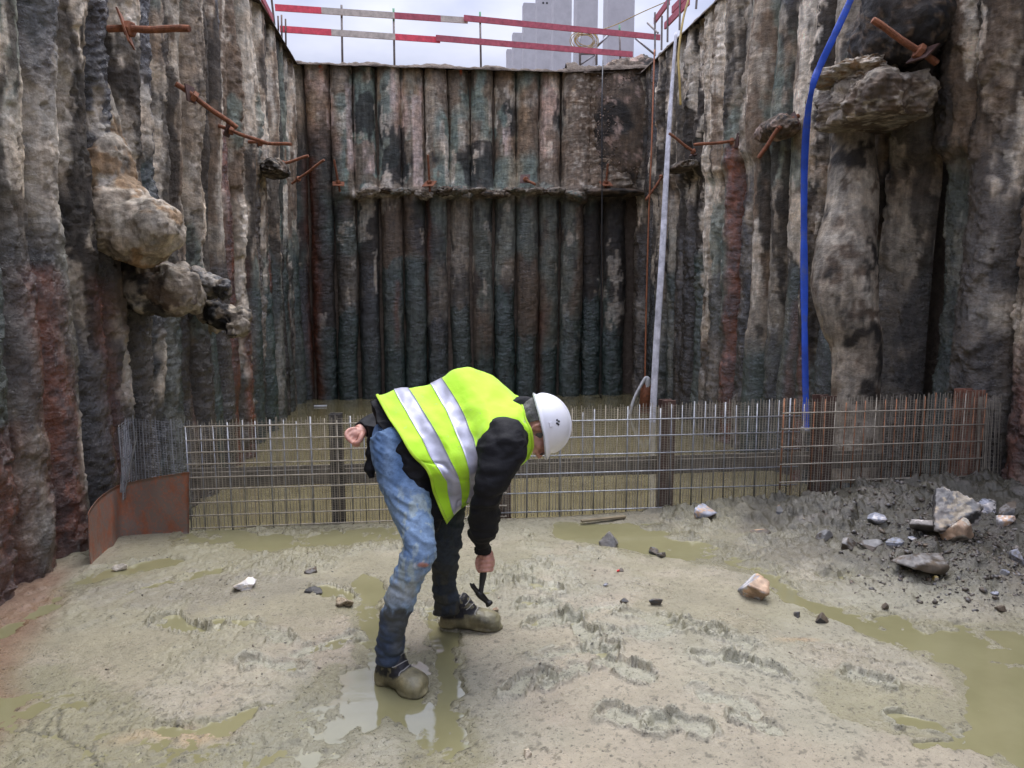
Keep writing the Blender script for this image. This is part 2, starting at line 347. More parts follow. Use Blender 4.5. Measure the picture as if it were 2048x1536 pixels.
# --- back wall, darker and wetter towards the water, with a broken ledge at the anchor line
ZL = ony(900, 392, YB - .2)[2]
smear = []
for px, y0, y1, wd, k in ((700, 165, 340, .05, 'pink'), (835, 190, 375, .065, 'pink'), (737, 280, 345, .07, 'pink'), (885, 240, 300, .03, 'pale'), (925, 235, 300, .055, 'pale'), (985, 190, 250, .05, 'pale'),
                          (785, 130, 215, .04, 'pink'), (1015, 255, 310, .05, 'pink'), (755, 140, 200, .03, 'ochre'), (1050, 180, 210, .2, 'pale'), (965, 280, 310, .015, 'pale'), (1148, 160, 215, .03, 'ochre'), (660, 220, 250, .05, 'pink'), (1115, 130, 150, .12, 'ochre'), (820, 130, 190, .1, 'ochre'), (750, 515, 585, .02, 'pale'), (640, 120, 140, .012, 'orange'), (922, 127, 145, .012, 'orange')):
    a = ony(px, (y0 + y1) / 2, YB - .15)[0]; smear.append((a, ony(px, y0, YB - .1)[2], ony(px, y1, YB - .1)[2], wd, k))
PAL['orange'] = np.array((.75, .13, .03))
def back_shape(S, Z, TH, P, D):
    e = .16 * fbm(P, 1.7, 1.7, 0, 4, .6, off=2) + .06 * fbm(P, 9, 9, 2, 3)
    m = ss(-1.45, -1.2, S); right = ss(2.4, 2.8, S)
    up = ss(ZL + e - .02, ZL + e + .03, Z) * (.012 + .04 * fbm(P, 3, 3, 1, 3, off=6) + .07 * ss(ZL + .45, ZL + .05, Z)) * m
    flat = (ss(2.2, 2.75, S) * ss(ZL - .05, ZL + .1, Z)) * (.1 - .1 * np.cos(TH))
    return up + flat + right * ss(ZL, ZL + .2, Z) * (.10 + .05 * fbm(P, 14, 14, 14, 3))
pale_back = (7, 9)
def back_paint(i, S, Z, TH, P, r, crust):
    k = r.rand(); base = np.array(PAL['brown'] * 1.0 if k < .4 else PAL['grey'] * .62 if k < .65 else PAL['dark'] * 1.2)
    col = np.broadcast_to(base, Z.shape + (3,)).copy()
    n1 = fbm(P, 1.4, 1.4, .6, 4, off=61); n2 = fbm(P, 5, 5, 2.2, 4, .6, off=63); n3 = fbm(P, 2.4, 2.4, 1.5, 4, off=65)
    col = mixc(col, 'dark', ss(.0, .35, n1) * .55)
    U = ss(ZL - .1, ZL + .15, Z + .1 * n2)
    cu = np.broadcast_to(np.array(PAL[r.choice(['grey', 'brown', 'grey', 'pink'])]) * .95, Z.shape + (3,)).copy()
    cu = mixc(cu, 'teal', ss(-.03, .2, fbm(P, 1.1, 1.1, .7, 3, off=67)) * .85); cu = mixc(cu, 'teal', ss(ZL + .75, ZL + .45, Z + .2 * n3) * .75)
    cu = mixc(cu, 'brown', ss(.03, .13, n3) * .8); cu = mixc(cu, 'black', ss(.12, .2, fbm(P, 2.2, 2.2, 1.2, 4, .6, off=71)) * .85 * ss(4.75, 4.3, Z))
    cu = mixc(cu, 'pale', ss(.25, .32, n2) * .55); cu = mixc(cu, 'pale', ss(ZL + .2, ZL + .05, Z) * ss(-.1, .25, n2) * .7); cu = mixc(cu, 'ochre', ss(.2, .5, n1) * .5)
    right = ss(2.15, 2.5, S + .15 * n3); cu = mixc(cu, 'brown', right * .9); cu = mixc(cu, 'pale', right * ss(.20, .35, fbm(P, 22, 22, 22, 2)) * .4)
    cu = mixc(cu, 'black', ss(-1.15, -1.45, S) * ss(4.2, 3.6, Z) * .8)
    if i in pale_back: col = mixc(col, 'grey', ss(1.3, 1.7, Z) + 0 * Z)
    lv = r.uniform(.1, 1.9) + .2 * n2 + .12 * fbm(P, 14, 14, 8, 3); w_ = ss(lv + .05, lv - .05, Z); gk = ss(.05, .25, fbm(P, 1.8, 1.8, .9, 4, off=91) + .1 * n2); col = mixc(col, 'teal', gk * .55); col = mixc(col, 'black', ss(.08, .16, fbm(P, 2.6, 2.6, 1.3, 4, .6, off=95)) * .6); col = mixc(col, 'pale', ss(.3, .36, n2) * .5)
    col = mixc(col, 'dteal' if r.rand() < .7 else 'black', w_ * r.uniform(.6, .95)); col = mixc(col, 'dteal', ss(1.0, -.2, Z + .4 * n1) * .6); cu = cu * 1.62; col = col + (cu - col) * U[..., None]
    wet = np.clip(w_ * .85 + .35 + ss(.1, .4, n1) * .3, 0, 1) * (1 - U) + U * .25 * ss(0, .4, n3)
    for s, zt, zb, wd, kk in smear:
        q = ss(1.0, .8, ((S - s) / wd / 1.25) ** 2 + 1.0 * n2) * ss(zt + .05, zt - .05, Z) * ss(zb - .05, zb + .05, Z) * (.95 if kk == 'orange' else ss(-.5, 0, n2) * .8)
        col = mixc(col, {'pink': 'chalk'}.get(kk, kk), np.clip(q, 0, 1)); wet = wet * (1 - q)
    t = streaks(S, Z, [(ony(622, 400, YB)[0], 3.4, -.4, .1, .9), (ony(855, 400, YB)[0], 2.8, 1.2, .03, .6), (ony(1080, 600, YB)[0], 1.0, -.4, .06, .5), (ony(795, 580, YB)[0], 1.5, .6, .04, .6)])
    col = mixc(col, 'rust', np.clip(t, 0, 1)); return col, np.maximum(wet, t * .9)
pile_wall('pile_wall', 'back wall of bored concrete piles under the red and white guard rail, dark green at the waterline', (0, YB, 0), (1, 0, 0), (0, -1, 0),
          [XL + .05 + SP * k for k in range(15)], .168, lambda s: (22, 370), back_shape, back_paint, 11, rough_=.6)
# ---------------------------------------------------------------- mud floor of the pit
def seg_mask(X, Y, pts, r):
    """soft mask around a polyline of ground points with radii"""
    out = np.zeros_like(X)
    for (a, ra), (b, rb) in zip(zip(pts[:-1], r[:-1]), zip(pts[1:], r[1:])):
        dx, dy = b[0] - a[0], b[1] - a[1]; L2 = dx * dx + dy * dy + 1e-9
        t = np.clip(((X - a[0]) * dx + (Y - a[1]) * dy) / L2, 0, 1)
        d = np.hypot(X - a[0] - t * dx, Y - a[1] - t * dy); R = ra + (rb - ra) * t
        out = np.maximum(out, ss(1.75, .25, d / R))
    return out
g2 = lambda px, py: tuple(onz(px, py)[:2])
def line(*a): return [g2(x, y) for x, y, r in a], [r for x, y, r in a]
POOLS = [line((715, 1165, .05), (745, 1240, .07), (770, 1310, .07), (800, 1390, .09), (880, 1460, .11), (905, 1560, .09)),
         line((870, 1225, .04), (890, 1290, .05), (885, 1350, .05), (900, 1480, .07)),
         line((560, 1530, .10), (660, 1500, .06), (740, 1420, .07), (680, 1350, .06)),
         line((330, 1440, .04), (440, 1450, .05), (510, 1412, .03)),
         line((1150, 1062, .12), (1290, 1075, .18), (1410, 1105, .14), (1520, 1135, .08), (1570, 1185, .06), (1660, 1220, .08), (1780, 1255, .13), (1950, 1300, .2), (2120, 1310, .25)),
         line((1640, 1150, .03), (1740, 1160, .04)), line((1880, 1260, .12), (1990, 1330, .16), (2060, 1420, .16), (2100, 1520, .14)), line((1830, 1480, .03), (1960, 1490, .05), (2080, 1460, .1)),
         line((400, 1070, .13), (560, 1080, .14), (740, 1072, .16), (850, 1062, .12)),
         line((-60, 1290, .05), (60, 1225, .05), (130, 1185, .07), (240, 1145, .08), (330, 1120, .05)), line((240, 1190, .03), (330, 1165, .05), (440, 1140, .04))]
FILM = [line((-60, 1345, .06), (60, 1380, .13), (150, 1450, .16), (260, 1490, .14), (420, 1530, .12)), line((-100, 1450, .25), (60, 1490, .25), (200, 1560, .22)), line((1700, 1400, .1), (1850, 1420, .12), (1980, 1460, .1)), line((560, 1500, .15), (720, 1400, .18), (820, 1330, .1))]
def foot(x0, y0, x1, y1, w, dep=.022): return (g2(x0, y0), g2(x1, y1), w, dep)
FEET = [foot(1051, 1166, 1118, 1182, .05), foot(1051, 1208, 1112, 1212, .05), foot(1076, 1250, 1150, 1240, .055), foot(1168, 1228, 1232, 1212, .05, .015), foot(1258, 1232, 1345, 1246, .06),
        foot(1350, 1255, 1440, 1265, .055), foot(1210, 1272, 1268, 1266, .045), foot(1090, 1318, 1218, 1300, .05), foot(1150, 1245, 1190, 1300, .05), foot(1200, 1330, 1300, 1365, .065, .03), foot(1160, 1300, 1222, 1312, .05),
        foot(1026, 1390, 1080, 1356, .055, .028), foot(1110, 1362, 1166, 1346, .05, .018), foot(1100, 1382, 1140, 1370, .04), foot(1402, 1318, 1480, 1330, .055), foot(1480, 1330, 1555, 1352, .05), foot(1432, 1276, 1490, 1290, .04),
        foot(1410, 1398, 1518, 1430, .06, .02), foot(1222, 1440, 1320, 1452, .06, .02), foot(1320, 1450, 1405, 1462, .06, .022), foot(1490, 1450, 1535, 1462, .04), foot(1700, 1350, 1760, 1368, .04), foot(1800, 1440, 1880, 1455, .05), foot(1270, 1278, 1345, 1258, .05, .012),
        foot(335, 1238, 400, 1262, .055), foot(430, 1238, 512, 1246, .06), foot(520, 1258, 575, 1282, .05), foot(595, 1308, 690, 1276, .05), foot(505, 1325, 592, 1335, .055), foot(400, 1275, 440, 1262, .045), foot(1000, 1160, 1050, 1140, .05, .01), foot(960, 1180, 990, 1172, .04),
        foot(690, 1190, 640, 1175, .05), foot(830, 1215, 870, 1222, .04, .02)]
CRACK = [[g2(*p) for p in c] for c in ([(-20, 1452), (60, 1462), (120, 1472), (165, 1490), (205, 1540)], [(120, 1472), (122, 1440), (128, 1415), (158, 1405)], [(60, 1462), (62, 1430), (88, 1396)], [(85, 1463), (110, 1430), (140, 1395)])]
def ground(X, Y, colour=False):
    P = np.stack([X, Y, 0 * X], -1)
    n0 = fbm(P, .9, .9, 1, 3, off=5); n1 = fbm(P, 3, 3, 1, 4, off=9); n2 = fbm(P, 11, 11, 1, 4, .6, off=14); n3 = fbm(P, 40, 40, 1, 4, .65, off=19); rd = ridge(P, 9, 9, 1, 4, off=23)
    mound = .022 * ss(.9, .2, np.hypot((X - .75) / 1.0, (Y - 2.7) / .75)) + .02 * ss(.7, .2, np.hypot((X + .8) / .55, (Y - 3.05) / .4))
    h = .010 * n0 + .010 * n1 + .0025 * n2 + .0011 * n3 + mound
    pool = np.zeros_like(X)
    jx = X + .07 * n1 + .05 * n2 + .02 * n3; jy = Y + .10 * fbm(P, 3, 3, 1, 4, off=31) + .06 * n2 + .02 * n3
    for pts, r in POOLS: pool = np.maximum(pool, seg_mask(jx, jy, pts, r))
    film = np.zeros_like(X)
    for pts, r in FILM: film = np.maximum(film, seg_mask(jx, jy, pts, r))
    h = h - .0085 * film * (1 - .5 * pool); filmc = np.maximum(pool, film)
    h = h - .020 * pool + ss(.1, .5, pool) * (.010 * n2 + .007 * rd * ss(.0, .4, n1 + .15))
    # crumbly churned mud: towards the mesh fence, and beside the channel
    cr = ss(3.3, 3.8, Y + .5 * n1 - .25 * np.abs(X - .6)) * ss(.05, .3, n1 + .25 + .4 * n0) * (1 - pool * .7)
    cr = np.maximum(cr, ss(.05, .3, fbm(P, 2.3, 2.3, 1, 4, off=41)) * .55 * (1 - ss(.9, .5, np.hypot((X - .8) / 1.2, (Y - 2.5) / .9)) * .7))
    n4 = fbm(P, 24, 24, 1, 4, .65, off=77); h = h + cr * (.014 * ss(.05, .16, n2) + .012 * ss(.05, .14, n4) + .006 * n3) + .003 * ss(.2, .3, n4) * ss(0.1, .3, n1)
    # ripple-edged flow marks in the wet patch by the near boot
    fl = ss(.75, .3, np.hypot((X + .35) / .8, (Y - 2.42) / .42)); h = h + fl * .006 * np.sin((Y * 1.0 + .35 * X + .06 * n1 * 2) * 60 + 3 * n1) * (n2 + .4) - fl * .004
    # rubble bank against the right wall
    e = 1.62 + .4 * n1
    rb = ss(e, e + .9, X + (Y - 3.9) * .55) * ss(2.95, 3.5, Y + .35 * n1 + (X - 2) * .12)
    rb2 = ss(1.05, 1.75, X + (Y - 3.9) * .5 + .4 * n1) * ss(3.25, 3.6, Y + .3 * n1)
    bk = fbm(P, 5, 5, 1, 4, off=53); h = h + rb2 * (.012 + .010 * n2 + .006 * n3) + rb * (.02 + .12 * ss(1.7, 3.5, X) + .05 * bk + .016 * ss(-.1, .2, n2) + .010 * ss(-.1, .2, n4) + .006 * n3)
    # prints
    fm = np.zeros_like(X); rimm = np.zeros_like(X)
    for a, b, wd, dep in FEET:
        m = np.array(((a[0] + b[0]) / 2, (a[1] + b[1]) / 2)); l = math.hypot(b[0] - a[0], b[1] - a[1]) / 2 + .035
        k = (np.abs(X - m[0]) < l + .3) & (np.abs(Y - m[1]) < l + .3)
        if not k.any(): continue
        ux, uy = (b[0] - a[0]), (b[1] - a[1]); q = math.hypot(ux, uy); ux /= q; uy /= q
        xx = X[k] - m[0] + .022 * n2[k] * 2; yy = Y[k] - m[1] + .028 * fbm(P[k] + m[0], 9, 9, 1, 3) * 2
        s_ = (xx * ux + yy * uy) / l; t_ = (-xx * uy + yy * ux) / (wd * (1 - .25 * np.exp(-((s_ + .15) / .25) ** 2)))
        d = (np.abs(s_) ** 2.6 + np.abs(t_) ** 2.6) ** (1 / 2.6)
        ins = ss(1.06, .88, d + .10 * n2[k]); rim = np.exp(-((d + .10 * n2[k] - 1.17) / .15) ** 2) * ss(-.3, .2, fbm(P[k] + 3, 7, 7, 1, 3) + .1)
        lob = ridge(P[k], 13, 13, 1, 3, off=m[0] * 50)
        cb = fbm(P[k], 30, 30, 1, 4, .7, off=91); h[k] = h[k] - ins * (dep * .75 - (.008 * ss(.1, .7, lob) + .002 * cb + .0015 * n3[k])) - dep * .8 * np.exp(-((d + .10 * n2[k] - 1.0) / .075) ** 2) * ss(-.25, .2, fbm(P[k] + 5, 5, 5, 1, 2)) + rim * (dep * .75 + .010 * n2[k] + .005 * ss(.0, .2, cb))
        fm[k] = np.maximum(fm[k], np.maximum(ins, rim * .75)); rimm[k] = np.maximum(rimm[k], rim)
    ck = np.zeros_like(X)
    for c in CRACK:
        ck = np.maximum(ck, seg_mask(X + .012 * n2 + .008 * n3, Y + .012 * n3 + .01 * n2, c, [.006] * len(c)))
    h = h - .004 * ck
    h = h - .6 * ss(4.665, 4.70, Y)
    if not colour: return h
    tan = np.array((.315, .272, .196)); olive = np.array((.225, .205, .125)); green = np.array((.272, .262, .190)); dark = np.array((.055, .049, .033)); grey = np.array((.20, .175, .155)); orange = np.array((.45, .30, .16)); pk = np.array((.345, .29, .212))
    col = np.broadcast_to(tan, X.shape + (3,)).copy()
    def mixin(c, t):
        nonlocal col; col = col + (c - col) * np.clip(t, 0, 1)[..., None]
    mixin(pk, ss(.0, .35, n1) * .6); mixin(green, ss(-.05, .35, fbm(P, 1.6, 1.6, 1, 4, off=71)) * .6); mixin(green, cr * .75)
    mixin(olive, ss(-.1, .36, filmc + .06 * n2) * .95 + ss(3.4, 4.4, Y + .4 * n1) * .35); mixin(green * 1.08, fm * .9)
    mixin(orange, ss(.55, .1, np.hypot((X + .85) / .55, (Y - 2.45) / .16)) * .7 * ss(-.2, .2, n1 + .1)); mixin(orange, ss(.3, .05, np.hypot((X - 1.55) / .5, (Y - 2.85) / .12)) * .5)
    mixin(grey, ss(1, .6, np.hypot((X + 1.15 + .2 * n1) / .75, (Y - 3.72 + .2 * n2) / .26)) * .85)
    mixin(dark * 1.9, rb2 * .65 * ss(-.3, .3, n2 + .15)); mixin(dark, rb * .92); mixin(grey, rb * ss(.2, .5, n2) * .35)
    mixin(dark * 1.6, ss(.30, .42, n3) * .6); mixin(olive, ss(.0, .3, fbm(P, .8, .8, 1, 4, off=83) + .2 * n2) * .6); mixin(green * .8, fl * .5); mixin(olive * .45, ck * .95)
    mixin(PAL['rust'] * 1.4, ss(-1.68, -1.9, X + .1 * n1 + (Y - 3.6) * .3) * ss(4.3, 3.9, Y) * .55)
    wet = np.clip(.58 + ss(.0, .5, filmc) * .5 + ss(-.05, .25, n1) * .3 + fl * .3 + fm * .35 - rb * .1, 0, 1)
    return h, col, wet
ys = [4.72, 4.695, 4.675]; y = 4.66
while y > 1.95: ys.append(y); y -= max(.0042, .00095 * y * y)
while y > -1.2: ys.append(y); y -= .06 + .12 * (1.95 - y)
ys += [-3, -6, -12, -20]
xs = np.concatenate([np.linspace(-2.4, -1.3, 110, endpoint=False), np.linspace(-1.3, 1.95, 640, endpoint=False), np.linspace(1.95, 4.3, 240)])
gx, gy = np.meshgrid(xs, np.array(ys), indexing='xy')
gh, gc, gw = ground(gx, gy, True)
mm = Mat('wet_mud'); c, a = mm.attr()
f1 = mm.rng(mm.noise(30, 7, .78), .3, .7, .86, 1.14); f2 = mm.rng(mm.noise(4, 5, .6), .3, .7, .88, 1.12)
sp = mm.math('MULTIPLY', mm.rng(mm.noise(75, 3, .5), .62, .68, 1, .4), mm.rng(mm.noise(190, 2, .5), .64, .7, 1, .5))
col = mm.scale(mm.scale(mm.scale(c, f1), f2), sp)
mm.set(base=col, rough=mm.math('ADD', mm.rng(a, 0, 1, .85, .10), mm.rng(mm.noise(18), .3, .7, -.12, .12)), spec=.5)
mm.bump(mm.math('ADD', mm.noise(70, 6, .74), mm.math('MULTIPLY', mm.vor(130), .25)), .7, .010)
M['mud'] = mm.m
V = np.stack([gx, gy, gh], -1).reshape(-1, 3)
o = new('mud_floor', V, grid_faces(len(ys), len(xs))[:, ::-1], M['mud'], loc=(0, 0, 0), col=np.concatenate([gc, gw[..., None]], -1).reshape(-1, 4)); o['kind'] = 'structure'
def gz(x, y): return float(ground(np.array([[float(x)]]), np.array([[float(y)]]))[0, 0])
# standing water: opaque silty water, level
def watermat(name, c1, c2, rough, ior, bs):
    m = Mat(name); m.set(base=m.mix(m.rng(m.noise(3.5, 6, .6), .35, .65, 0, 1), c1, c2), rough=rough, ior=ior)
    m.bump(m.math('ADD', m.noise(9, 3, .5, m.mapv((1, 2.2, 1))), m.math('MULTIPLY', m.noise(60, 4, .5), .25)), bs, .006); return m.m
M['puddle'] = watermat('silty_puddle_water', (.19, .176, .088), (.225, .208, .108), .05, 2.05, .12)
M['water'] = watermat('silty_pit_water', (.125, .105, .052), (.165, .14, .07), .06, 1.5, .10)
def sheet(name, x0, x1, y0, y1, z, m, n=24):
    X, Y = np.meshgrid(np.linspace(x0, x1, n), np.linspace(y0, y1, n)); o = new(name, np.stack([X, Y, 0 * X + z], -1).reshape(-1, 3), grid_faces(n, n), m, loc=((x0 + x1) / 2, (y0 + y1) / 2, z)); o['kind'] = 'structure'
sheet('puddle_water', -2.3, 4.2, 1.2, 4.64, -.0112, M['puddle'])
sheet('pit_water', -2.3, 4.2, 4.7, 12.6, ZW, M['water'])
# ---------------------------------------------------------------- site ground above, and earth behind the piles
def slab():
    mb = MB()
    for x0, x1, y0, y1 in ((-400, XL - .12, -8, 500), (XR + .55, 400, -8, 500), (XL - .12, XR + .55, YB + .12, 500)):
        mb.box(((x0 + x1) / 2, (y0 + y1) / 2, ZT - 2.9), x1 - x0, y1 - y0, 5.77)
    o = mb.build('site_ground', M['earth']); o['kind'] = 'structure'
slab()
M['mudbeam'] = simple('mud_covered_beam', (.12, .105, .08), .6, .1, .55, 9, .4)
M['sheetrust'] = None
m = Mat('rusted_sheet'); k = m.rng(m.noise(9, 8, .7, m.mapv((1, 1, .5))), .45, .6, 0, 1)
m.set(base=m.mix(m.rng(m.noise(60, 6, .7), .5, .62, 0, .7), m.mix(k, (.17, .125, .10), (.24, .085, .04)), (.34, .11, .045)), rough=m.rng(k, 0, 1, .45, .75)); m.bump(m.noise(60, 6), .3, .003); M['sheetrust'] = m.m
M['whiteboard'] = simple('weathered_white_paint', (.66, .65, .68), .6, 0, .4, 9, .2)
M['orange'] = simple('orange_rubber', (.34, .12, .05), .6, 0, .3); M['black'] = simple('black_rubber', (.02, .02, .02), .5, 0, .3); M['yellow'] = simple('yellow_cable_sheath', (.42, .30, .09), .5, 0, .3)
M['cloth'] = simple('white_cloth', (.55, .54, .52), .85, 0, .25, 20, .5, 30, .01)
M['blackmud'] = simple('mud_smeared_dark_steel', (.055, .05, .045), .5, .2, .8, 40, .5)
M['rustpost'] = simple('flaking_rusty_post', (.24, .11, .07), .7, .1, .7, 16, .5)
# ---------------------------------------------------------------- concrete bulges and ledges on the piles (parts of the walls)
pile_walls = {('left', 'right', 'back')[i]: o for i, o in enumerate([o for o in C.objects if o.name.startswith('pile_wall')])}
def lump(name, c, ax, seed, parent, cols, n=(60, 90), amp=.12, R=None, under=None, label=None, wet=.15, power=2., m='lump'):
    th = np.linspace(.001, math.pi - .001, n[0]); ph = np.linspace(0, 2 * math.pi, n[1], endpoint=False); T, F = np.meshgrid(th, ph, indexing='ij')
    D = np.stack([np.sin(T) * np.cos(F), np.sin(T) * np.sin(F), np.cos(T)], -1)
    D = D / (np.abs(D) ** power).sum(-1, keepdims=True) ** (1 / power)
    P = D * ax; Q = P + np.array([seed * 3.7, 1.3 * seed, 0])
    s = max(ax); k = 1 + amp * (1.6 * fbm(Q, 1.1 / s, o=4) + .7 * fbm(Q, 4 / s, o=4, g=.6) + .3 * np.maximum(fbm(Q, 12 / s, o=3), 0))
    P = P * k[..., None]
    if under is not None: P[..., 2] = np.where(P[..., 2] < under * ax[2], under * ax[2] + (P[..., 2] - under * ax[2]) * .3, P[..., 2])
    if R is not None: P = P @ np.asarray(R).T
    P = P + np.asarray(c)
    n1 = fbm(Q, 2.2 / s, o=5, g=.6); n2 = fbm(Q, 7 / s, o=4, g=.6)
    col = np.broadcast_to(PAL[cols[0]] if isinstance(cols[0], str) else np.array(cols[0]), P.shape).copy()
    for j, cc in enumerate(cols[1:]):
        t = ss(.0 if j == 0 else .12, .3, (n1, n2, fbm(Q + 9, 3 / s, o=4, g=.6))[j % 3]); cv = PAL[cc] if isinstance(cc, str) else np.array(cc); col = col + (cv - col) * t[..., None]
    o = new(name, P.reshape(-1, 3), grid_faces(n[0], n[1], True), M[m], parent, np.asarray(c, float), col=np.concatenate([col, np.full(col.shape[:2] + (1,), wet)], -1).reshape(-1, 4))
    if label: o['label'] = label
    return o
def rotm(rx=0, ry=0, rz=0): return np.array(Matrix.Rotation(rad(rz), 3, 'Z') @ Matrix.Rotation(rad(ry), 3, 'Y') @ Matrix.Rotation(rad(rx), 3, 'X'))
def swoop(name, pts, radii, seed, parent, cols, amp=.03, n=(90, 64), label=None, wet=.15, sq=1.0, blunt=0.):
    """a swollen run of concrete along a path, rounded at its end"""
    P = spline(np.array(pts), n[0] * 4); dl = np.r_[0, np.cumsum(np.linalg.norm(np.diff(P, axis=0), axis=1))]; tt = np.linspace(0, 1, n[0]); tt = 1 - (1 - tt) ** 1.5 if blunt else tt; q = tt * dl[-1]
    r = np.interp(q, dl, spline(np.array(radii, float), n[0] * 4)); P = np.stack([np.interp(q, dl, P[:, j]) for j in range(3)], -1)
    if blunt: e = np.clip(1 - (dl[-1] - q) / blunt, 0, 1); r = r * np.maximum(1 - e ** 2.6, 1e-4) ** (1 / 2.2)
    T, A, B_ = frames(P); a = np.arange(n[1]) * 2 * math.pi / n[1]
    D = A[:, None] * np.cos(a)[None, :, None] * sq + B_[:, None] * np.sin(a)[None, :, None]; G = P[:, None] + D * r[:, None, None]
    f = 1.6 * fbm(G, 3, o=4, off=seed) * amp + fbm(G, 12, o=4, g=.62, off=seed) * amp * .7 + ss(.06, .12, fbm(G, 9, o=4, g=.6, off=seed + 5)) * amp * .35
    G = G + D * f[..., None]; n1 = fbm(G, 3.2, o=5, g=.6, off=seed); n2 = fbm(G, 8, o=4, g=.62, off=seed + 3); n3 = fbm(G, 4.5, o=4, g=.6, off=seed + 8)
    col = np.broadcast_to(PAL[cols[0]], G.shape).copy()
    for j, cc in enumerate(cols[1:]): t = ss(-.02 if j == 0 else .1, .22 if j == 0 else .3, (n1, n2, n3)[j % 3]); col = col + (PAL[cc] - col) * t[..., None]
    V = G.reshape(-1, 3); k = n[1]; F = grid_faces(n[0], k, True).tolist() + [list(range(k))[::-1], list(range((n[0] - 1) * k, n[0] * k))]
    o = new(name, V, F, M['lump'], parent, P[0], col=np.concatenate([col, np.full(col.shape[:2] + (1,), wet)], -1).reshape(-1, 4))
    if label: o['label'] = label
W = pile_walls['left']
def blob(parts, seed, parent, cols, amp, label=None, wet=.15, pit=.5, sm=14):
    """swollen concrete melted together from several masses, rough and pitted"""
    mb = MB()
    for c_, ax, ry in parts: V, F = ell(np.asarray(c_), ax, rotm(0, ry, 0)); mb.add(V, F)
    V, F, Nn = fused(mb, .016, sm)
    f = 1.6 * fbm(V, 3, o=4, off=seed) * amp + fbm(V, 11, o=4, g=.62, off=seed) * amp * .8 + ss(.05, .1, fbm(V, 8, o=4, g=.6, off=seed + 5)) * amp * .5 - ss(.2, .3, fbm(V, 19, o=3, g=.6, off=seed + 7)) * amp * pit
    V = V + Nn * f[:, None]; n1 = fbm(V, 3.2, o=5, g=.6, off=seed); n2 = fbm(V, 8, o=4, g=.62, off=seed + 3); n3 = fbm(V, 4.5, o=4, g=.6, off=seed + 8); col = np.broadcast_to(PAL[cols[0]], V.shape).copy()
    for k_, cc in enumerate(cols[1:]): t = ss(.0 if k_ == 0 else .1, .12 if k_ == 0 else .2, (n1, n2, n3)[k_ % 3]); col = col + (PAL[cc] - col) * t[:, None]
    o = new('concrete_bulge', V, F, M['lump'], parent, np.asarray(parts[0][0]), col=np.concatenate([col, np.full((len(V), 1), wet)], 1))
    if label: o['label'] = label
blob([(onx(188, 270, -2.10), (.15, .17, .42), 0), (onx(204, 372, -2.02), (.19, .2, .34), 12), (onx(232, 440, -1.93), (.24, .24, .27), 20), (onx(278, 462, -1.77), (.22, .20, .215), 8), (onx(316, 456, -1.62), (.155, .155, .16), 0)], 1, W, ['cream', 'grey', 'pale', 'ochre'], .024, 'pale concrete lobe swelling out of the left wall')
blob([(onx(235, 562, -2.06), (.22, .2, .21), 0), (onx(300, 574, -1.84), (.21, .19, .20), 0), (onx(352, 578, -1.64), (.16, .16, .175), 0), (onx(386, 590, -1.56), (.075, .09, .12), 0)], 3, W, ['dark', 'cream', 'brown', 'grey'], .030, 'dark rounded concrete bulge with a pale front under the lobe', .35)
blob([(onx(372, 562, -2.0), (.2, .14, .13), 0), (onx(420, 572, -1.76), (.16, .13, .12), 10), (onx(446, 580, -1.62), (.09, .1, .09), 0)], 5, W, ['black', 'dark', 'grey'], .035, None, .7)
blob([(onx(410, 628, -1.98), (.2, .14, .13), 0), (onx(445, 632, -1.74), (.17, .15, .13), 25), (onx(478, 628, -1.60), (.12, .12, .075), 12), (onx(470, 656, -1.62), (.11, .11, .09), -30)], 6, W, ['grey', 'pale', 'cream', 'black'], .045, 'small broken concrete bulge, farthest and lowest on the left wall', .15, .8, 6)
lump('clay_ledge', onx(552, 345, -1.78), (.16, .4, .14), 8, W, ['dark', 'brown', 'grey'], amp=.3, under=-.1)
def onr(px, py, X): return onx(px, py, X + .15 + .32 * float(ss(1790, 1960, np.float64(px))))
W = pile_walls['right']
lump('concrete_ledge', onr(1745, 215, 3.22), (.33, .46, .21), 11, W, ['brown', 'grey', 'cream'], amp=.26, under=-.55, power=3.2, label='thick overhanging ledge of old concrete on the right wall', n=(100, 140))
lump('concrete_ledge', onr(1720, 145, 3.16), (.30, .42, .085), 12, W, ['cream', 'pale', 'ochre'], amp=.4, n=(90, 150))
lump('clay_mass', onr(1790, 60, 3.34), (.26, .42, .36), 13, W, ['dark', 'black', 'brown'], amp=.22)
swoop('concrete_bulge', [onr(1705, 250, 3.27), onr(1704, 400, 3.24), onr(1692, 500, 3.17), onr(1690, 575, 3.14), onr(1700, 640, 3.17), onr(1712, 700, 3.22), onr(1712, 800, 3.22), onr(1712, 960, 3.22)], [.15, .19, .225, .235, .215, .19, .185, .185], 31, W, ['grey', 'cream', 'brown', 'dark'], .012, n=(120, 60), label='smooth concrete belly swelling out of one pile right of the blue hose')
lump('clay_ledge', onr(1365, 335, 3.24), (.16, .5, .09), 17, W, ['brown', 'grey', 'dark'], amp=.3, under=-.2)
lump('clay_ledge', onr(1550, 258, 3.26), (.13, .3, .12), 18, W, ['brown', 'pink', 'dark'], amp=.3)
W = pile_walls['back']
lump('earth_patch', ony(1255, 250, YB + .02), (.60, .27, 1.1), 21, W, ['brown', 'dark', 'pink'], amp=.16, power=2.6, n=(110, 110))
lump('clay_ledge', ony(1245, 385, YB - .22), (.55, .22, .07), 22, W, ['dark', 'brown'], amp=.25)
rl = np.random.RandomState(3)
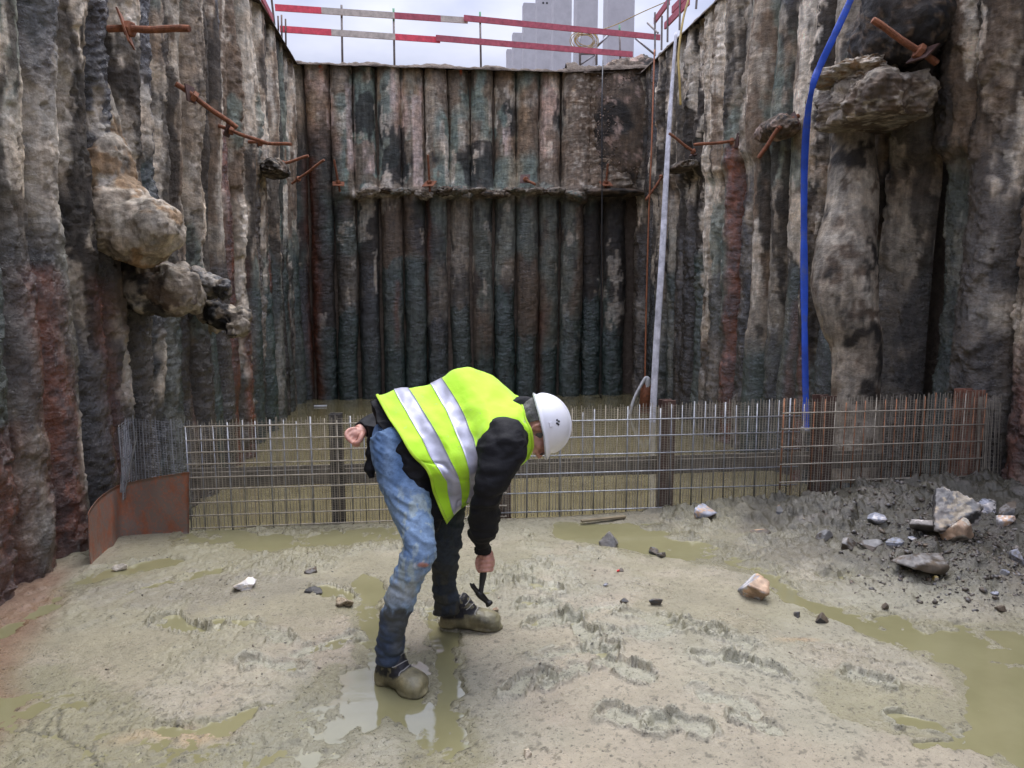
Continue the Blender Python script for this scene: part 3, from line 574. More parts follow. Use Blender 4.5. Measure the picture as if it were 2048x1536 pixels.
for i, px in enumerate(range(735, 1290, 37)):
    lump('clay_ledge', ony(px + rl.uniform(-9, 9), 383 + rl.uniform(-13, 12) - (8 if 860 < px < 900 else 0), YB - .16 - rl.uniform(0, .06)), (rl.uniform(.10, .26), rl.uniform(.08, .13), rl.uniform(.03, .075)), 40 + i, W, [['grey', 'pale', 'brown'], ['brown', 'grey', 'dark'], ['grey', 'brown', 'teal']][i % 3], amp=.5, n=(34, 56), R=rotm(rl.uniform(-25, 5), rl.uniform(-12, 12), 0))
# ragged crest of earth along the top
def crest(a, b, wd, hh, seed):
    n, k = 240, 16; t = np.linspace(0, 1, n); a, b = np.array(a), np.array(b); u = np.linspace(0, math.pi, k)
    d = (b - a) / np.linalg.norm(b - a); s = np.array([-d[1], d[0], 0]); P = a + (b - a) * t[:, None]
    G = P[:, None] + s * (np.cos(u)[None, :, None] * wd) + np.array([0, 0, 1]) * (np.sin(u)[None, :, None] * hh)
    q = np.maximum(fbm(G, 2.5, o=4, off=seed), -.2) * hh * 1.1 + fbm(G, 11, o=3, off=seed) * .035; G[..., 2] += q * np.sin(u)[None]; G[..., 1] += fbm(G, 7, o=3, off=seed + 3) * .05
    o = new('earth_crest', G.reshape(-1, 3), grid_faces(n, k), M['earth']); o['kind'] = 'structure'
crest((XL - .3, YB + .05, ZT - .04), (XR + .3, YB + .05, ZT - .04), .24, .07, 1)
crest((XL - .12, 2, ZT - .05), (XL - .12, YB, ZT - .05), .3, .08, 2); crest((XR + .12, 2, ZT - .05), (XR + .12, YB, ZT - .05), .3, .12, 3)
crest((2.3, YB + .2, ZT - .04), (XR + .3, YB + .1, ZT + .06), .4, .16, 5)
# ---------------------------------------------------------------- anchors: threaded bar, nut, plate
def threaded(a, b, r, pitch=.010, n=10):
    a, b = np.asarray(a, float), np.asarray(b, float); L_ = np.linalg.norm(b - a); m = int(L_ / pitch * 4) + 2; t = np.linspace(0, 1, m)
    r = r * .82; pr = r * (1 + .09 * np.sign(np.sin(t * L_ / pitch * 2 * math.pi)) + .03 * np.sin(t * 30)); pr[0] = pr[-1] = r * .9
    P = a + (b - a) * t[:, None]; P[:, 2] += .004 * np.sin(t * 9); return tube(P, pr, n)
def anchor(label, a, b, plate_n, r=.021, ps=.19, bend=None, spin=0):
    a, b = np.asarray(a, float), np.asarray(b, float); t = thing('ground_anchor', a, label, 'anchor bolt', 'rusty anchor bolts along the pile walls')
    d = (b - a) / np.linalg.norm(b - a); mb = MB()
    if bend is not None:
        V1, F1 = threaded(a - d * .1, bend, r); mb.add(V1, F1); V1, F1 = threaded(bend, b, r); mb.add(V1, F1)
        d = (np.asarray(bend) - a); d /= np.linalg.norm(d)
    else: V1, F1 = threaded(a - d * .12, b, r); mb.add(V1, F1)
    mb.build('threaded_bar', M['rust'], t)
    mb = MB(); mb.tube([a + d * .014, a + d * .015, a + d * .05, a + d * .054], [r * 1.5, r * 1.95, r * 1.95, r * 1.6], 6); mb.build('nut', M['rust'], t); ps = ps * .8
    pn = np.asarray(plate_n, float); pn /= np.linalg.norm(pn); up = np.array([0, 0, 1.]) if abs(pn[2]) < .9 else np.array([0, 1., 0])
    x = np.cross(up, pn); x /= np.linalg.norm(x); z = np.cross(pn, x); cs, sn = math.cos(rad(spin)), math.sin(rad(spin)); x, z = x * cs + z * sn, z * cs - x * sn
    g = np.linspace(-.5, .5, 7); X, Z = np.meshgrid(g, g); dish = -.05 * (X ** 2 + Z ** 2) * ps * .5
    G = a[None, None] + X[..., None] * x * ps + Z[..., None] * z * ps + (dish[..., None]) * pn; mb = MB()
    for off, fl in ((.010, False), (.0, True)):
        F = grid_faces(7, 7); mb.add((G + pn * off).reshape(-1, 3), F if not fl else F[:, ::-1])
    ring = [0, 1, 2, 3, 4, 5, 6, 13, 20, 27, 34, 41, 48, 47, 46, 45, 44, 43, 42, 35, 28, 21, 14, 7]
    mb.F += [[ring[i], ring[(i + 1) % 24], ring[(i + 1) % 24] + 49, ring[i] + 49] for i in range(24)]; mb.M += [0] * 24
    mb.build('plate', M['darkrust'] if ps < .17 else M['rust'], t)
A = XL + .10; B = XR - .10; K = YB - .32
anchor('thick horizontal anchor bar with a tall tilted plate, nearest one on the left wall', onx(250, 58, A + .14), onx(379, 58, A + .56), (1, .18, .3), .024, .24)
anchor('anchor bar with a big nut angled steeply down, second nearest on the left wall', onx(380, 188, A + .12), onx(474, 256, A + .42), (1, -.25, .1), .024, .16)
anchor('anchor bar pointing down from a small curled plate above a rust streak, left wall', onx(456, 259, A + .1), onx(536, 288, A + .45), (1, -.1, -.4), .021, .17)
anchor('nearly level anchor bar on the left wall just above the dark clay ledge', onx(515, 285, A + .1), onx(583, 289, A + .5), (1, 0, 0), .021, .12)
anchor('anchor bar slanting up a little out of the clay ledge on the left wall', onx(561, 329, A + .2), onx(617, 312, A + .55), (1, 0, .2), .021, .10)
anchor('anchor bar slanting up at the left corner below the clay ledge', onx(594, 360, A + .2), onx(648, 320, A + .62), (1, 0, .2), .019, .10)
anchor('upright anchor bar on a plate, leftmost on the back wall', ony(677, 368, K + .02), ony(668, 320, K - .1), (.05, -.5, 1), .021, .22)
anchor('tall upright anchor bar on a tilted plate in the middle left of the back wall', ony(859, 368, K), ony(856, 310, K - .15), (-.25, -.55, 1), .021, .23)
anchor('short anchor bar drooping towards the viewer in the middle of the back wall', ony(1050, 358, K), ony(1070, 369, K - .38), (-.3, -1, .5), .023, .19)
anchor('upright anchor bar on a plate beside the black cable, rightmost on the back wall', ony(1212, 368, K), ony(1216, 328, K - .12), (.05, -.5, 1), .021, .23)
anchor('anchor bar hanging down behind the leaning white plank at the right corner', onx(1325, 352, B), onx(1292, 400, B - .35), (-1, 0, 0), .021, .1)
anchor('anchor bar slanting up beside the white plank on the right wall', onx(1391, 306, B - .02), onx(1338, 267, B - .38), (-.7, -.3, .9), .021, .15)
anchor('nearly level anchor bar with a plate above the rust streak on the right wall', onx(1470, 282, B), onx(1387, 290, B - .42), (-1, -.2, .1), .021, .2)
anchor('bent anchor bar drooping from a diamond plate left of the blue hose', onx(1582, 248, B - .06), onx(1517, 317, B - .34), (-1, -.25, .25), .024, .21, onx(1556, 258, B - .2), 40)
anchor('thick anchor bar slanting up from a tilted plate, nearest on the right wall', onx(1846, 108, B - .05), onx(1745, 40, B - .42), (-.75, -.2, .9), .027, .2)
# ---------------------------------------------------------------- mesh fence holding back the mud
FX = lambda px: ony(px, 940, YF)[0]
fx0, fx1 = FX(378), FX(1958)
fence = thing('mesh_fence', ((fx0 + fx1) / 2, YF, 0), 'low galvanised steel mesh fence across the pit between mud and water', 'fence')
zt = lambda px, py: ony(px, py, YF)[2]
rng = random.Random(4)
unit = {}
def rodmesh(r, key):
    if key not in unit:
        V, F = tube([(0, 0, 0), (0, 0, .5), (0, 0, 1)], r, 6); me = bpy.data.meshes.new('rod'); me.from_pydata(V.tolist(), [], F); me.materials.append(M[key[1]]); me.polygons.foreach_set('use_smooth', np.ones(len(me.polygons), bool)); unit[key] = me
    return unit[key]
def rod(name, panel, a, b, r, mk):
    a, b = np.asarray(a, float), np.asarray(b, float); o = bpy.data.objects.new(name, rodmesh(r, (r, mk))); C.objects.link(o); put(o, panel, a)
    d = Vector((b - a).tolist()); o.rotation_euler = d.to_track_quat('Z', 'Y').to_euler(); o.scale = (1, 1, d.length)
def panel(px0, px1, ys, pxref, sp_main, sp_med, mats, yoff, top, bot, hrow):
    x0, x1 = FX(px0), FX(px1); p = bpy.data.objects.new('mesh_panel', None); C.objects.link(p); p.empty_display_size = .1; put(p, fence, ((x0 + x1) / 2, YF + yoff, .3))
    n = int((x1 - x0) / sp_med)
    for k in range(n + 1):
        x = x0 + k * sp_med; main = k % sp_main == 0; z1 = zt(1024, 0) * 0 + top(x) + rng.uniform(-.035, .012); z0 = bot(x) + rng.uniform(-.02, .01)
        lean = rng.uniform(-.006, .006); mk = rng.choice(mats) if not main else mats[0]
        rod('upright_rod', p, (x, YF + yoff + rng.uniform(-.003, .003), z0), (x + lean, YF + yoff + rng.uniform(-.008, .008), z1), .0052 if main else .0032, mk)
    for y in ys:
        z = zt(pxref, y); rod('cross_rod', p, (x0 - .01, YF + yoff - .006, z + rng.uniform(-.004, .004)), (x1 + .01, YF + yoff - .006, z + rng.uniform(-.004, .004)), .0044, hrow)
top = lambda x: zt(700, 833) + (zt(1700, 794) - zt(700, 833)) * (x - FX(700)) / (FX(1700) - FX(700)); 
bot = lambda x: gz(x, YF - .02) - .03
M['rustrod'] = simple('rusty_bar', (.30, .13, .06), .75, .1, .6, 20, .3)
panel(378, 1010, (845, 872, 895, 920, 946, 969, 995, 1019, 1043), 700, 3, .0815, ('galv', 'galv', 'mudsteel'), -.012, top, bot, 'mudsteel')
panel(985, 1592, (842, 874, 909, 946, 983, 1021), 1160, 3, .0735, ('galv', 'galv', 'galv', 'mudsteel'), .004, top, bot, 'galv')
panel(1560, 1958, (823, 856, 890, 925, 960, 995), 1640, 50, .072, ('rustrod', 'rustrod', 'mudsteel'), -.010, top, bot, 'mudsteel')

# rib lath fixed to the rods: hundreds of thin ribs and wires, one part
mb = MB(); x = fx0
while x < fx1:
    z1 = top(x) + rng.uniform(-.012, .012); z0 = bot(x) + .03; yy = YF + .022 + rng.uniform(-.004, .004); wv = rng.uniform(.0016, .003); ln = rng.uniform(-.006, .006)
    mb.add([(x - wv, yy, z0), (x + wv, yy, z0), (x + wv + ln, yy, z1), (x - wv + ln, yy, z1), (x, yy + .004, z0), (x + ln, yy + .004, z1)], [(0, 1, 2, 3), (1, 4, 5, 2), (4, 0, 3, 5)])
    x += rng.uniform(.015, .025)
z = .02
while z < .72:
    n = 260; xs_ = np.linspace(fx0, fx1, n); zz = np.array([z]) + .0018 * ((np.arange(n) % 2) * 2 - 1) + .003 * np.sin(xs_ * 7); k = zz < np.array([top(q) for q in xs_]) - .012
    pts = np.stack([xs_, np.full(n, YF + .024), zz], -1); t_ = .0010
    V = np.concatenate([pts - [0, 0, t_], pts + [0, 0, t_]]); mb.add(V, [(i, i + 1, i + 1 + n, i + n) for i in range(n - 1) if k[i] and k[i + 1]]); z += .0115
o = mb.build('rib_lath', M['mudsteel'], fence); o['kind'] = 'stuff'
# loose lath flaps at both ends
def flap(label, tops, bots, n, m, wires=30, parent=fence):
    mb = MB(); T, B_ = spline(np.array(tops), n), spline(np.array(bots), n)
    for i in range(n):
        a, b = B_[i], T[i]; b = b + [0, 0, rng.uniform(-.02, .02)]; mb.tube([a, (a + b) / 2 + [rng.uniform(-.006, .006), rng.uniform(-.006, .006), 0], b], rng.choice((.0018, .0018, .0035)), 4, False)
    for j in range(wires):
        t = (j + .5) / wires; P = B_ + (T - B_) * t; mb.tube(P + np.array([[0, 0, .002 * ((i % 2) * 2 - 1)] for i in range(n)]), .0007, 3, False)
    o = mb.build('lath_flap', m, parent); o['label'] = label
flap('loose twisted lath strip at the left end', [ony(236, 850, 4.60), ony(262, 836, 4.72), ony(300, 838, 4.66), ony(340, 842, 4.72), ony(378, 838, 4.67)], [ony(246, 1000, 4.55), ony(270, 985, 4.68), ony(310, 985, 4.62), ony(352, 990, 4.70), ony(384, 1000, 4.66)], 26, M['galv'])
flap('torn lath strip', [ony(250, 838, 4.64), ony(266, 900, 4.60), ony(274, 870, 4.58)], [ony(240, 985, 4.56), ony(244, 985, 4.56), ony(250, 985, 4.56)], 7, M['galv'], 18)
flap('muddy lath strip curling towards the right wall', [ony(1958, 797, 4.66), ony(1990, 793, 4.70), ony(2020, 797, 4.78), ony(2075, 800, 4.95)], [ony(1950, 1010, 4.64), ony(1980, 1010, 4.68), ony(2015, 1010, 4.76), ony(2070, 1010, 4.92)], 30, M['mudsteel'])
# steel posts and waler behind the mesh
def post(px, ytop, wpx, label, m, y=YF + .10):
    x = ony(px, 940, y)[0]; z1 = ony(px, ytop, y)[2]; wd = wpx * y / 1440; z0 = -.9; t = thing('steel_post', (x, y, z0), label, 'post', 'steel beam posts behind the mesh fence'); h = z1 - z0
    for s in (-1, 1): mb = MB(); mb.box((x, y + s * wd * .46, (z0 + z1) / 2), wd, .011, h + (.0 if s < 0 else -.01)); mb.build('flange', m, t)
    mb = MB(); mb.box((x, y, (z0 + z1) / 2 - .01), .012, wd * .92 - .012, h); mb.build('web', m, t)
post(675, 826, 24, 'dark steel post capped with rust, just left of the hand behind the back', M['blackmud'] if 'blackmud' in M else M['darkrust'])
post(1010, 905, 22, 'dark steel post half hidden behind the hanging sleeve', M['darkrust'])
post(1330, 799, 27, 'dark mud-caked steel post below the white plank', M['darkrust'])
post(1640, 790, 34, 'rust topped steel post right beside the end of the blue hose', M['darkrust'])
post(1926, 778, 40, 'orange rusted steel post, rightmost and standing above the heap of stones', M['rustpost'] if 'rustpost' in M else M['rust'])
a, b = ony(372, 966, YF + .28), ony(1760, 908, YF + .28); zc = (a[2] + b[2]) / 2; a[2] = b[2] = zc
t = thing('steel_beam', (a + b) / 2, 'long muddy steel beam lying level behind the mesh fence', 'beam'); mb = MB()
mb.bar(a, b, .11, .012); mb.build('web', M['mudbeam'], t)
for s in (-1, 1): mb = MB(); mb.bar(a + [0, s * .056, 0], b + [0, s * .056, 0], .012, .10); mb.build('flange', M['mudbeam'], t)
# bent rusty sheet
prof_t = [ony(378, 944, 4.60), ony(320, 952, 4.60), ony(270, 962, 4.60), ony(238, 970, 4.58), ony(222, 978, 4.50), ony(200, 994, 4.36), ony(184, 1012, 4.22), ony(176, 1026, 4.14)]
pb = [ony(378, 1060, 4.60), ony(320, 1064, 4.60), ony(270, 1068, 4.60), ony(240, 1072, 4.57), ony(236, 1082, 4.48), ony(212, 1098, 4.34), ony(192, 1114, 4.2), ony(180, 1128, 4.1)]
T_, B_ = spline(np.array(prof_t), 50), spline(np.array(pb), 50); G = np.stack([B_ + (T_ - B_) * v for v in np.linspace(-.08, 1, 16)], 0)
G[..., 1] -= (.07 * np.exp(-((np.arange(50)[None, :] - 27) / 4) ** 2) * np.linspace(1, .2, 16)[:, None]); G += (fbm(G, 5, o=3) * .012)[..., None] * np.array([.3, 1, 0])
nn = grid_normals(G); V = np.concatenate([(G + nn * .002).reshape(-1, 3), (G - nn * .002).reshape(-1, 3)]); Fq = grid_faces(16, 50); n_ = 800
rim = list(range(50)) + [50 * (i + 1) + 49 for i in range(15)] + [15 * 50 + j for j in range(48, -1, -1)] + [50 * i for i in range(14, 0, -1)]
Fr = np.array([[rim[i], rim[(i + 1) % len(rim)], rim[(i + 1) % len(rim)] + n_, rim[i] + n_] for i in range(len(rim))])
o = new('steel_sheet', V, np.concatenate([Fq, Fq[:, ::-1] + n_, Fr]), M['sheetrust']); tag(o, 'bent rusty brown steel sheet against the left wall at the fence end', 'steel sheet')
# ---------------------------------------------------------------- hose, plank, cables
def ribbon(path, wv, tv, wd, th, n=14):
    """lofted flat section: wv/tv width and thickness directions per point"""
    a = np.arange(n) * 2 * math.pi / n; c, s = np.cos(a), np.sin(a); c = np.sign(c) * np.abs(c) ** .6; s = np.sign(s) * np.abs(s) ** .8
    V = path[:, None] + (wv[:, None] * c[None, :, None]) * wd[:, None, None] / 2 + (tv[:, None] * s[None, :, None]) * th[:, None, None] / 2
    m = len(path); F = grid_faces(m, n, True).tolist() + [list(range(n))[::-1], list(range((m - 1) * n, m * n))]; return V.reshape(-1, 3), F
m = Mat('blue_lay_flat_hose'); f = m.rng(m.noise(6, 6, .6), .3, .7, .65, 1.25); m.set(base=m.mix(m.rng(m.noise(9, 7, .75), .52, .7, 0, .6), m.scale((.018, .075, .46), f), (.10, .12, .16)), rough=.38); m.bump(m.noise(26, 6, .7, m.mapv((1, 1, 2.5))), .5, .006); M['blue'] = m.m
hp = spline(np.array([onx(1722, -60, 3.22), onx(1700, 2, 3.15), onx(1668, 72, 3.03), onx(1641, 130, 2.95), onx(1626, 170, 2.89), onx(1615, 235, 2.91), onx(1609, 330, 2.95), onx(1608, 470, 2.97), onx(1609, 640, 2.97), onx(1611, 780, 2.96), onx(1612, 858, 2.95)]), 120)
T, _, _ = frames(hp); wv = np.cross(T, np.cross(np.array([.95, .3, 0]), T)); tw = np.linspace(0, 1, 120); wv = np.array([.98, -.12, 0])[None] + 0 * T; wv -= T * (wv * T).sum(1, keepdims=True); wv /= np.linalg.norm(wv, axis=1)[:, None]; tv = np.cross(T, wv)
wd = .056 + .010 * fbm(hp, 2, o=2) - .014 * np.exp(-((np.arange(120) - 52) / 5.) ** 2); wd = wd * (1 - .12 * np.maximum(0, np.sin(np.arange(120) * .55 + 2 * fbm(hp, 3, o=2))) ** 6); th = .013 + .005 * np.sin(np.arange(120) * 1.1) * np.sin(np.arange(120) * .21)
t = thing('water_hose', hp[0], 'bright blue flat hose hanging down the right wall to the mesh fence', 'hose'); V, F = ribbon(hp, wv, tv, wd, th, 16); new('hose', V, F, M['blue'], t)
e = hp[-1]; mb = MB(); mb.tube([e + [0, 0, .012], e + [0, 0, -.012], e + [0, 0, -.03]], [.041, .041, .036], 16); mb.build('hose_end', M['galv'], t, smooth=True)
# leaning plank
pp = spline(np.array([onx(1352, 66, 3.30), onx(1338, 260, 3.23), onx(1325, 500, 3.16), onx(1313, 690, 3.11), onx(1304, 866, 3.07)]), 60); T, _, _ = frames(pp); u = np.linspace(0, 1, 60)
vw = (pp - CAM) / np.linalg.norm(pp - CAM, axis=1)[:, None]; perp = np.cross(vw[30], T); perp /= np.linalg.norm(perp, axis=1)[:, None]; back = np.cross(T, perp)
an = np.radians(np.interp(u, [0, .12, .5, 1], [78, 68, 22, 12])); wv = perp * np.cos(an)[:, None] + back * np.sin(an)[:, None]; tv = np.cross(T, wv)
t = thing('plank', pp[-1], 'long dirty white plank leaning in the right back corner', 'plank'); V, F = ribbon(pp, wv, tv, np.interp(u, [0, .3, 1], [.075, .088, .098]), np.full(60, .03), 12); new('board', V, F, M['whiteboard'], t)
def cable(name, label, cat, pts, r, m, n=60, sag=0):
    P = spline(np.array(pts), n); mb = MB(); mb.tube(P, r, 7); o = mb.build(name, m, smooth=True); return tag(o, label, cat)
cable('hose_line', 'thin orange hose hanging beside the leaning white plank', 'hose', [onx(1309, 100, 3.33), onx(1303, 300, 3.22), onx(1298, 420, 3.21), onx(1293, 600, 3.20), onx(1290, 762, 3.19)], .012, M['orange'])
cable('cable', 'thin black cable hanging down the back wall', 'cable', [ony(1206, 120, 12.2), ony(1204, 200, 11.7), ony(1204, 420, 11.62), ony(1202, 640, 11.65), ony(1202, 796, 11.7)], .010, M['black'])
cable('cable', 'short yellow cable end dangling over the right wall edge', 'cable', [onx(1380, -10, 3.3), onx(1366, 40, 3.2), onx(1357, 110, 3.12), onx(1359, 160, 3.12), onx(1361, 210, 3.14)], .014, M['yellow'])
# pump pipe wrapped in white cloth at the foot of the plank
q = ony(1292, 775, 10.6); t = thing('pump', (q[0], q[1], ZW - .02), 'rusty pump pipe wrapped in white cloth at the foot of the plank', 'pump'); mb = MB()
mb.tube([(q[0], q[1], ZW - .04), (q[0], q[1], -.1), (q[0] + .01, q[1], .02)], [.10, .085, .06], 12); mb.build('pump_body', M['rust'], t, smooth=True)
mb = MB(); mb.tube(spline(np.array([(q[0] + .0, q[1] - .02, -.05), (q[0] + .015, q[1] - .03, .05), (q[0] - .02, q[1] - .04, .1), (q[0] - .1, q[1] - .05, -.02), (q[0] - .2, q[1] - .08, -.2), (q[0] - .27, q[1] - .1, ZW - .04)]), 30), np.interp(np.arange(30), [0, 8, 12, 22, 29], [.05, .042, .026, .02, .026]), 10)
mb.build('cloth_wrap', M['cloth'], t, smooth=True)
o = MB(); q = onz(641, 812, ZW + .015); o.box(q, .19, .06, .02); o = o.build('plastic_strip', M['cloth']); tag(o, 'small white plastic strip floating on the water by the left corner', 'plastic strip')
# ---------------------------------------------------------------- guard rail on top of the back wall
def paint(name, c): return simple(name, c, .6, 0, .3, 14, .15)
M['redp'] = paint('red_board_paint', (.42, .085, .11)); M['brightred'] = paint('bright_red_board_paint', (.70, .07, .10)); M['whitep'] = paint('dirty_white_board_paint', (.50, .43, .36)); M['greenp'] = paint('green_rod_paint', (.12, .30, .16)); M['rod'] = simple('dull_steel_rod', (.22, .19, .17), .6, .3, .4)
rail = thing('guard_rail', (ony(920, 120, 13.1)), 'red and white plank guard rail on top of the back wall', 'guard rail')
ry = lambda px: 12.55 + (px - 550) / 770 * 1.35
def board(pts, cols, h=.095, parent=rail, dy=0, yf=ry):
    mb = MB()
    for i in range(len(pts) - 1):
        a, b = ony(*pts[i], yf(pts[i][0]) + dy), ony(*pts[i + 1], yf(pts[i + 1][0]) + dy); mb.bar(a, b, .028, h, mi=i)
    mb.build('board', [M[c] for c in cols], parent)
def lerpts(a, b, fr): return [(a[0] + (b[0] - a[0]) * f, a[1] + (b[1] - a[1]) * f) for f in fr]
board(lerpts((550, 15), (935, 41), (0, .24, .62, .86, 1)), ['brightred', 'whitep', 'redp', 'whitep'])
board(lerpts((928, 36), (1320, 75), (0, 1)), ['redp'], dy=-.05)
board(lerpts((560, 58), (880, 80), (0, .32, .72, 1)), ['brightred', 'whitep', 'brightred'])
board(lerpts((872, 76), (1265, 109), (0, 1)), ['redp'], dy=-.05)
for px, y0, y1, g in ((685, 10, 124, 0), (789, 17, 128, 1), (962, 24, 130, 1), (1241, 50, 132, 1)):
    Y = ry(px) + .06; mb = MB(); a, b = ony(px - 2, y0, Y), ony(px, y1 + 8, Y); k = a + (b - a) * .22; mb.tube([k, (k + b) / 2, b], .018, 7); o = mb.build('post_rod', M['rod'], rail, smooth=True)
    mb = MB(); mb.tube([a, k], .018, 7); mb.build('post_tip', M['greenp'] if g else M['rod'], o, smooth=True)
# left corner: end of the side rail and starter bars
rail2 = thing('guard_rail', onx(545, 60, XL - .1), 'short piece of red plank rail at the top of the left wall corner', 'guard rail')
mb = MB(); mb.bar(onx(520, -12, XL - .1), onx(545, 38, XL - .1), .03, .09); mb.build('board', M['redp'], rail2); mb = MB(); mb.tube([onx(541, -20, XL - .15), onx(549, 50, XL - .15)], .016, 6); mb.build('post_rod', M['rod'], rail2)
for i, (px, y0, y1) in enumerate(((556, 32, 70), (563, 30, 90), (571, 38, 96))):
    mb = MB(); mb.tube([onx(px, y0, XL - .05), onx(px + 1, y1, XL - .05)], .013, 6); tag(mb.build('starter_bar', M['darkrust'], smooth=True), ('shortest', 'middle', 'rightmost')[i] + ' thin bare steel bar of three standing at the top left corner of the pit', 'steel bar', 'starter bars at the top left corner')
# right corner rail
rail3 = thing('guard_rail', onx(1330, 60, XR + .1), 'red plank guard rail running along the top of the right wall', 'guard rail')
for p, q in (((1309, 42), (1338, 2)), ((1330, 52), (1378, 2)), ((1345, 20), (1372, -8))): mb = MB(); mb.bar(onx(*p, XR + .12), onx(*q, XR + .12), .03, .10); mb.build('board', M['redp'], rail3)
for p, q in (((1310, 25), (1310, 112)), ((1324, 32), (1323, 100)), ((1336, -10), (1335, 84)), ((1361, -20), (1359, 60)), ((1395, -20), (1392, 18)), ((1295, 46), (1316, 66))):
    mb = MB(); mb.tube([onx(*p, XR + .1), onx(*q, XR + .1)], .016, 6); mb.build('post_rod', M['rod'], rail3)
# ---------------------------------------------------------------- row of precast concrete columns beyond
M['precast'] = simple('precast_concrete', (.46, .45, .46), .8, 0, .12, 3, .15, 20, .01)
for i, (px0, px1, D, ht, lab) in enumerate(((1215, 1268, 14.6, 0, 'nearest'), (1153, 1195, 18.3, 0, 'second'), (1107, 1143, 22, 0, 'third'), (1074, 1105, 26, 0, 'fourth'), (1047, 1075, 30, 5, 'fifth'), (1026, 1048, 34, 65, 'sixth'), (1014, 1028, 38, 98, 'last'))):
    a, b = ony(px0, 120, D), ony(px1, 120, D); wd = b[0] - a[0]; zt_ = ony(px0, ht, D)[2] if ht else 13.2; x = (a[0] + b[0]) / 2
    t = thing('concrete_column', (x, D + .2, ZT - .1), {'nearest': 'tall grey precast column, nearest and widest of the row', 'second': 'tall grey precast column behind the coiled yellow cable', 'third': 'tall grey precast column, third from the right of the row', 'fourth': 'tall grey precast column with two holes at the picture top, middle of the row',
             'fifth': 'grey precast column whose top just shows, third from the left', 'sixth': 'shorter looking grey precast column, second from the left of the row', 'last': 'farthest and shortest looking grey precast column at the left end'}[lab], 'column', 'precast columns standing behind the pit')
    h = zt_ - ZT + .1; mb = MB(); c_ = wd * .06; y0, y1 = D, D + .42
    pr = [(-wd / 2 + c_, y0), (wd / 2 - c_, y0), (wd / 2, y0 + c_), (wd / 2, y1), (-wd / 2, y1), (-wd / 2, y0 + c_)]; V = [(x + u, v, z) for z in (ZT - .1, zt_) for u, v in pr]
    mb.add(V, [tuple(range(6))[::-1], tuple(range(6, 12))] + [(j, (j + 1) % 6, (j + 1) % 6 + 6, j + 6) for j in range(6)]); mb.build('shaft', M['precast'], t)
    for zz in ((ZT + 2.0,) if i in (4, 5) else (ony(1090, 6, D)[2],) if i == 3 else ()):
        for s in (-.12, .12): mb = MB(); mb.tube([(x + s * wd, D - .004, zz), (x + s * wd, D + .03, zz)], .035, 10); mb.build('bolt_hole', M['black'], t)
# scaffold frame with coiled cable, braces
sf = thing('scaffold_frame', ony(1178, 128, 13.9), 'small steel scaffold frame on the pit edge holding a coiled cable', 'scaffold')
SY = 13.95
for p, q, r in (((1160, 66), (1160, 130), .022), ((1193, 66), (1193, 130), .022), ((1160, 68), (1193, 68), .02), ((1160, 108), (1193, 108), .018), ((1195, 92), (1217, 70), .02), ((1270, 76), (1308, 108), .02), ((1160, 130), (1193, 108), .014)):
    mb = MB(); mb.tube([ony(*p, SY), ony(*q, SY)], r, 8); mb.build('tube', M['galv'], sf, smooth=True)
c0 = ony(1170, 80, SY - .12); mb = MB()
for k in range(6):
    a = np.linspace(0, 2 * math.pi, 28); r = .13 + .018 * k * (k % 2 + .4); mb.tube(np.stack([c0[0] + (r + .02 * np.sin(a * 2 + k)) * np.cos(a) * 1.1, c0[1] + .012 * k + 0 * a, c0[2] + (r * .75) * np.sin(a) - .03 * np.cos(a + k)], -1), .007, 6, False)
tag(mb.build('cable_coil', M['yellow'], smooth=True), 'coil of yellowish cable hung on the scaffold frame', 'cable coil')
cable('cable', 'thin yellow cable stretched up to the right from the coil', 'cable', [ony(1182, 66, SY - .1), ony(1230, 50, 14), ony(1285, 24, 13.6), ony(1345, -2, 13)], .008, M['yellow'])
cable('cable', 'pale cable drooping between scaffold frame and rail post', 'cable', [ony(1182, 64, SY - .15), ony(1190, 80, SY - .2), ony(1192, 104, SY - .2), ony(1186, 128, SY - .2)], .008, M['cloth'])
# low post stub and far bare trees
M['bark'] = simple('grey_bark', (.30, .29, .31), .9, 0, .2)
def tree(px, D, h, seed, label):
    r = random.Random(seed); b = ony(px, 122, D); b[2] = ZT - .1; t = thing('bare_tree', b, label, 'tree'); mb = MB(); mb.tube([b, b + [0, 0, h * .5], b + [.1, 0, h * .75]], [h * .03, h * .02, h * .01], 6); mb.build('trunk', M['bark'], t)
    mb = MB()
    def br(p, d, l, k):
        q = p + d * l; mb.tube([p, (p + q) / 2 + np.array([r.uniform(-.05, .05) * l] * 3), q], [.012 * l + .012, .01 * l + .01, .012], 4, False)
        if k:
            for _ in range(4): v = d + np.array([r.uniform(-.8, .8), r.uniform(-.8, .8), r.uniform(-.2, .7)]); br(p + (q - p) * r.uniform(.4, 1), v / np.linalg.norm(v), l * .6, k - 1)
    for _ in range(9): v = np.array([r.uniform(-1, 1), r.uniform(-1, 1), r.uniform(.5, 1.3)]); br(b + [0, 0, h * r.uniform(.3, .7)], v / np.linalg.norm(v), h * .28, 3)
    mb.build('crown', M['bark'], t)
tree(632, 75, 6.4, 1, 'faint bare tree far beyond the left end of the rail'); tree(994, 95, 6.6, 2, 'faint bare tree far off left of the concrete columns')
for px, lab in ((705, 'small grey block on the ground behind the rail, left one'), (808, 'small grey block on the ground behind the rail under its second post')):
    D = 22; a = ony(px, 116, D); mb = MB(); mb.box((a[0], D, ZT + .2), .2, .2, .9); mb.box((a[0] + .16, D, ZT + .12), .14, .18, .6); tag(mb.build('concrete_block', M['precast']), lab, 'concrete block')
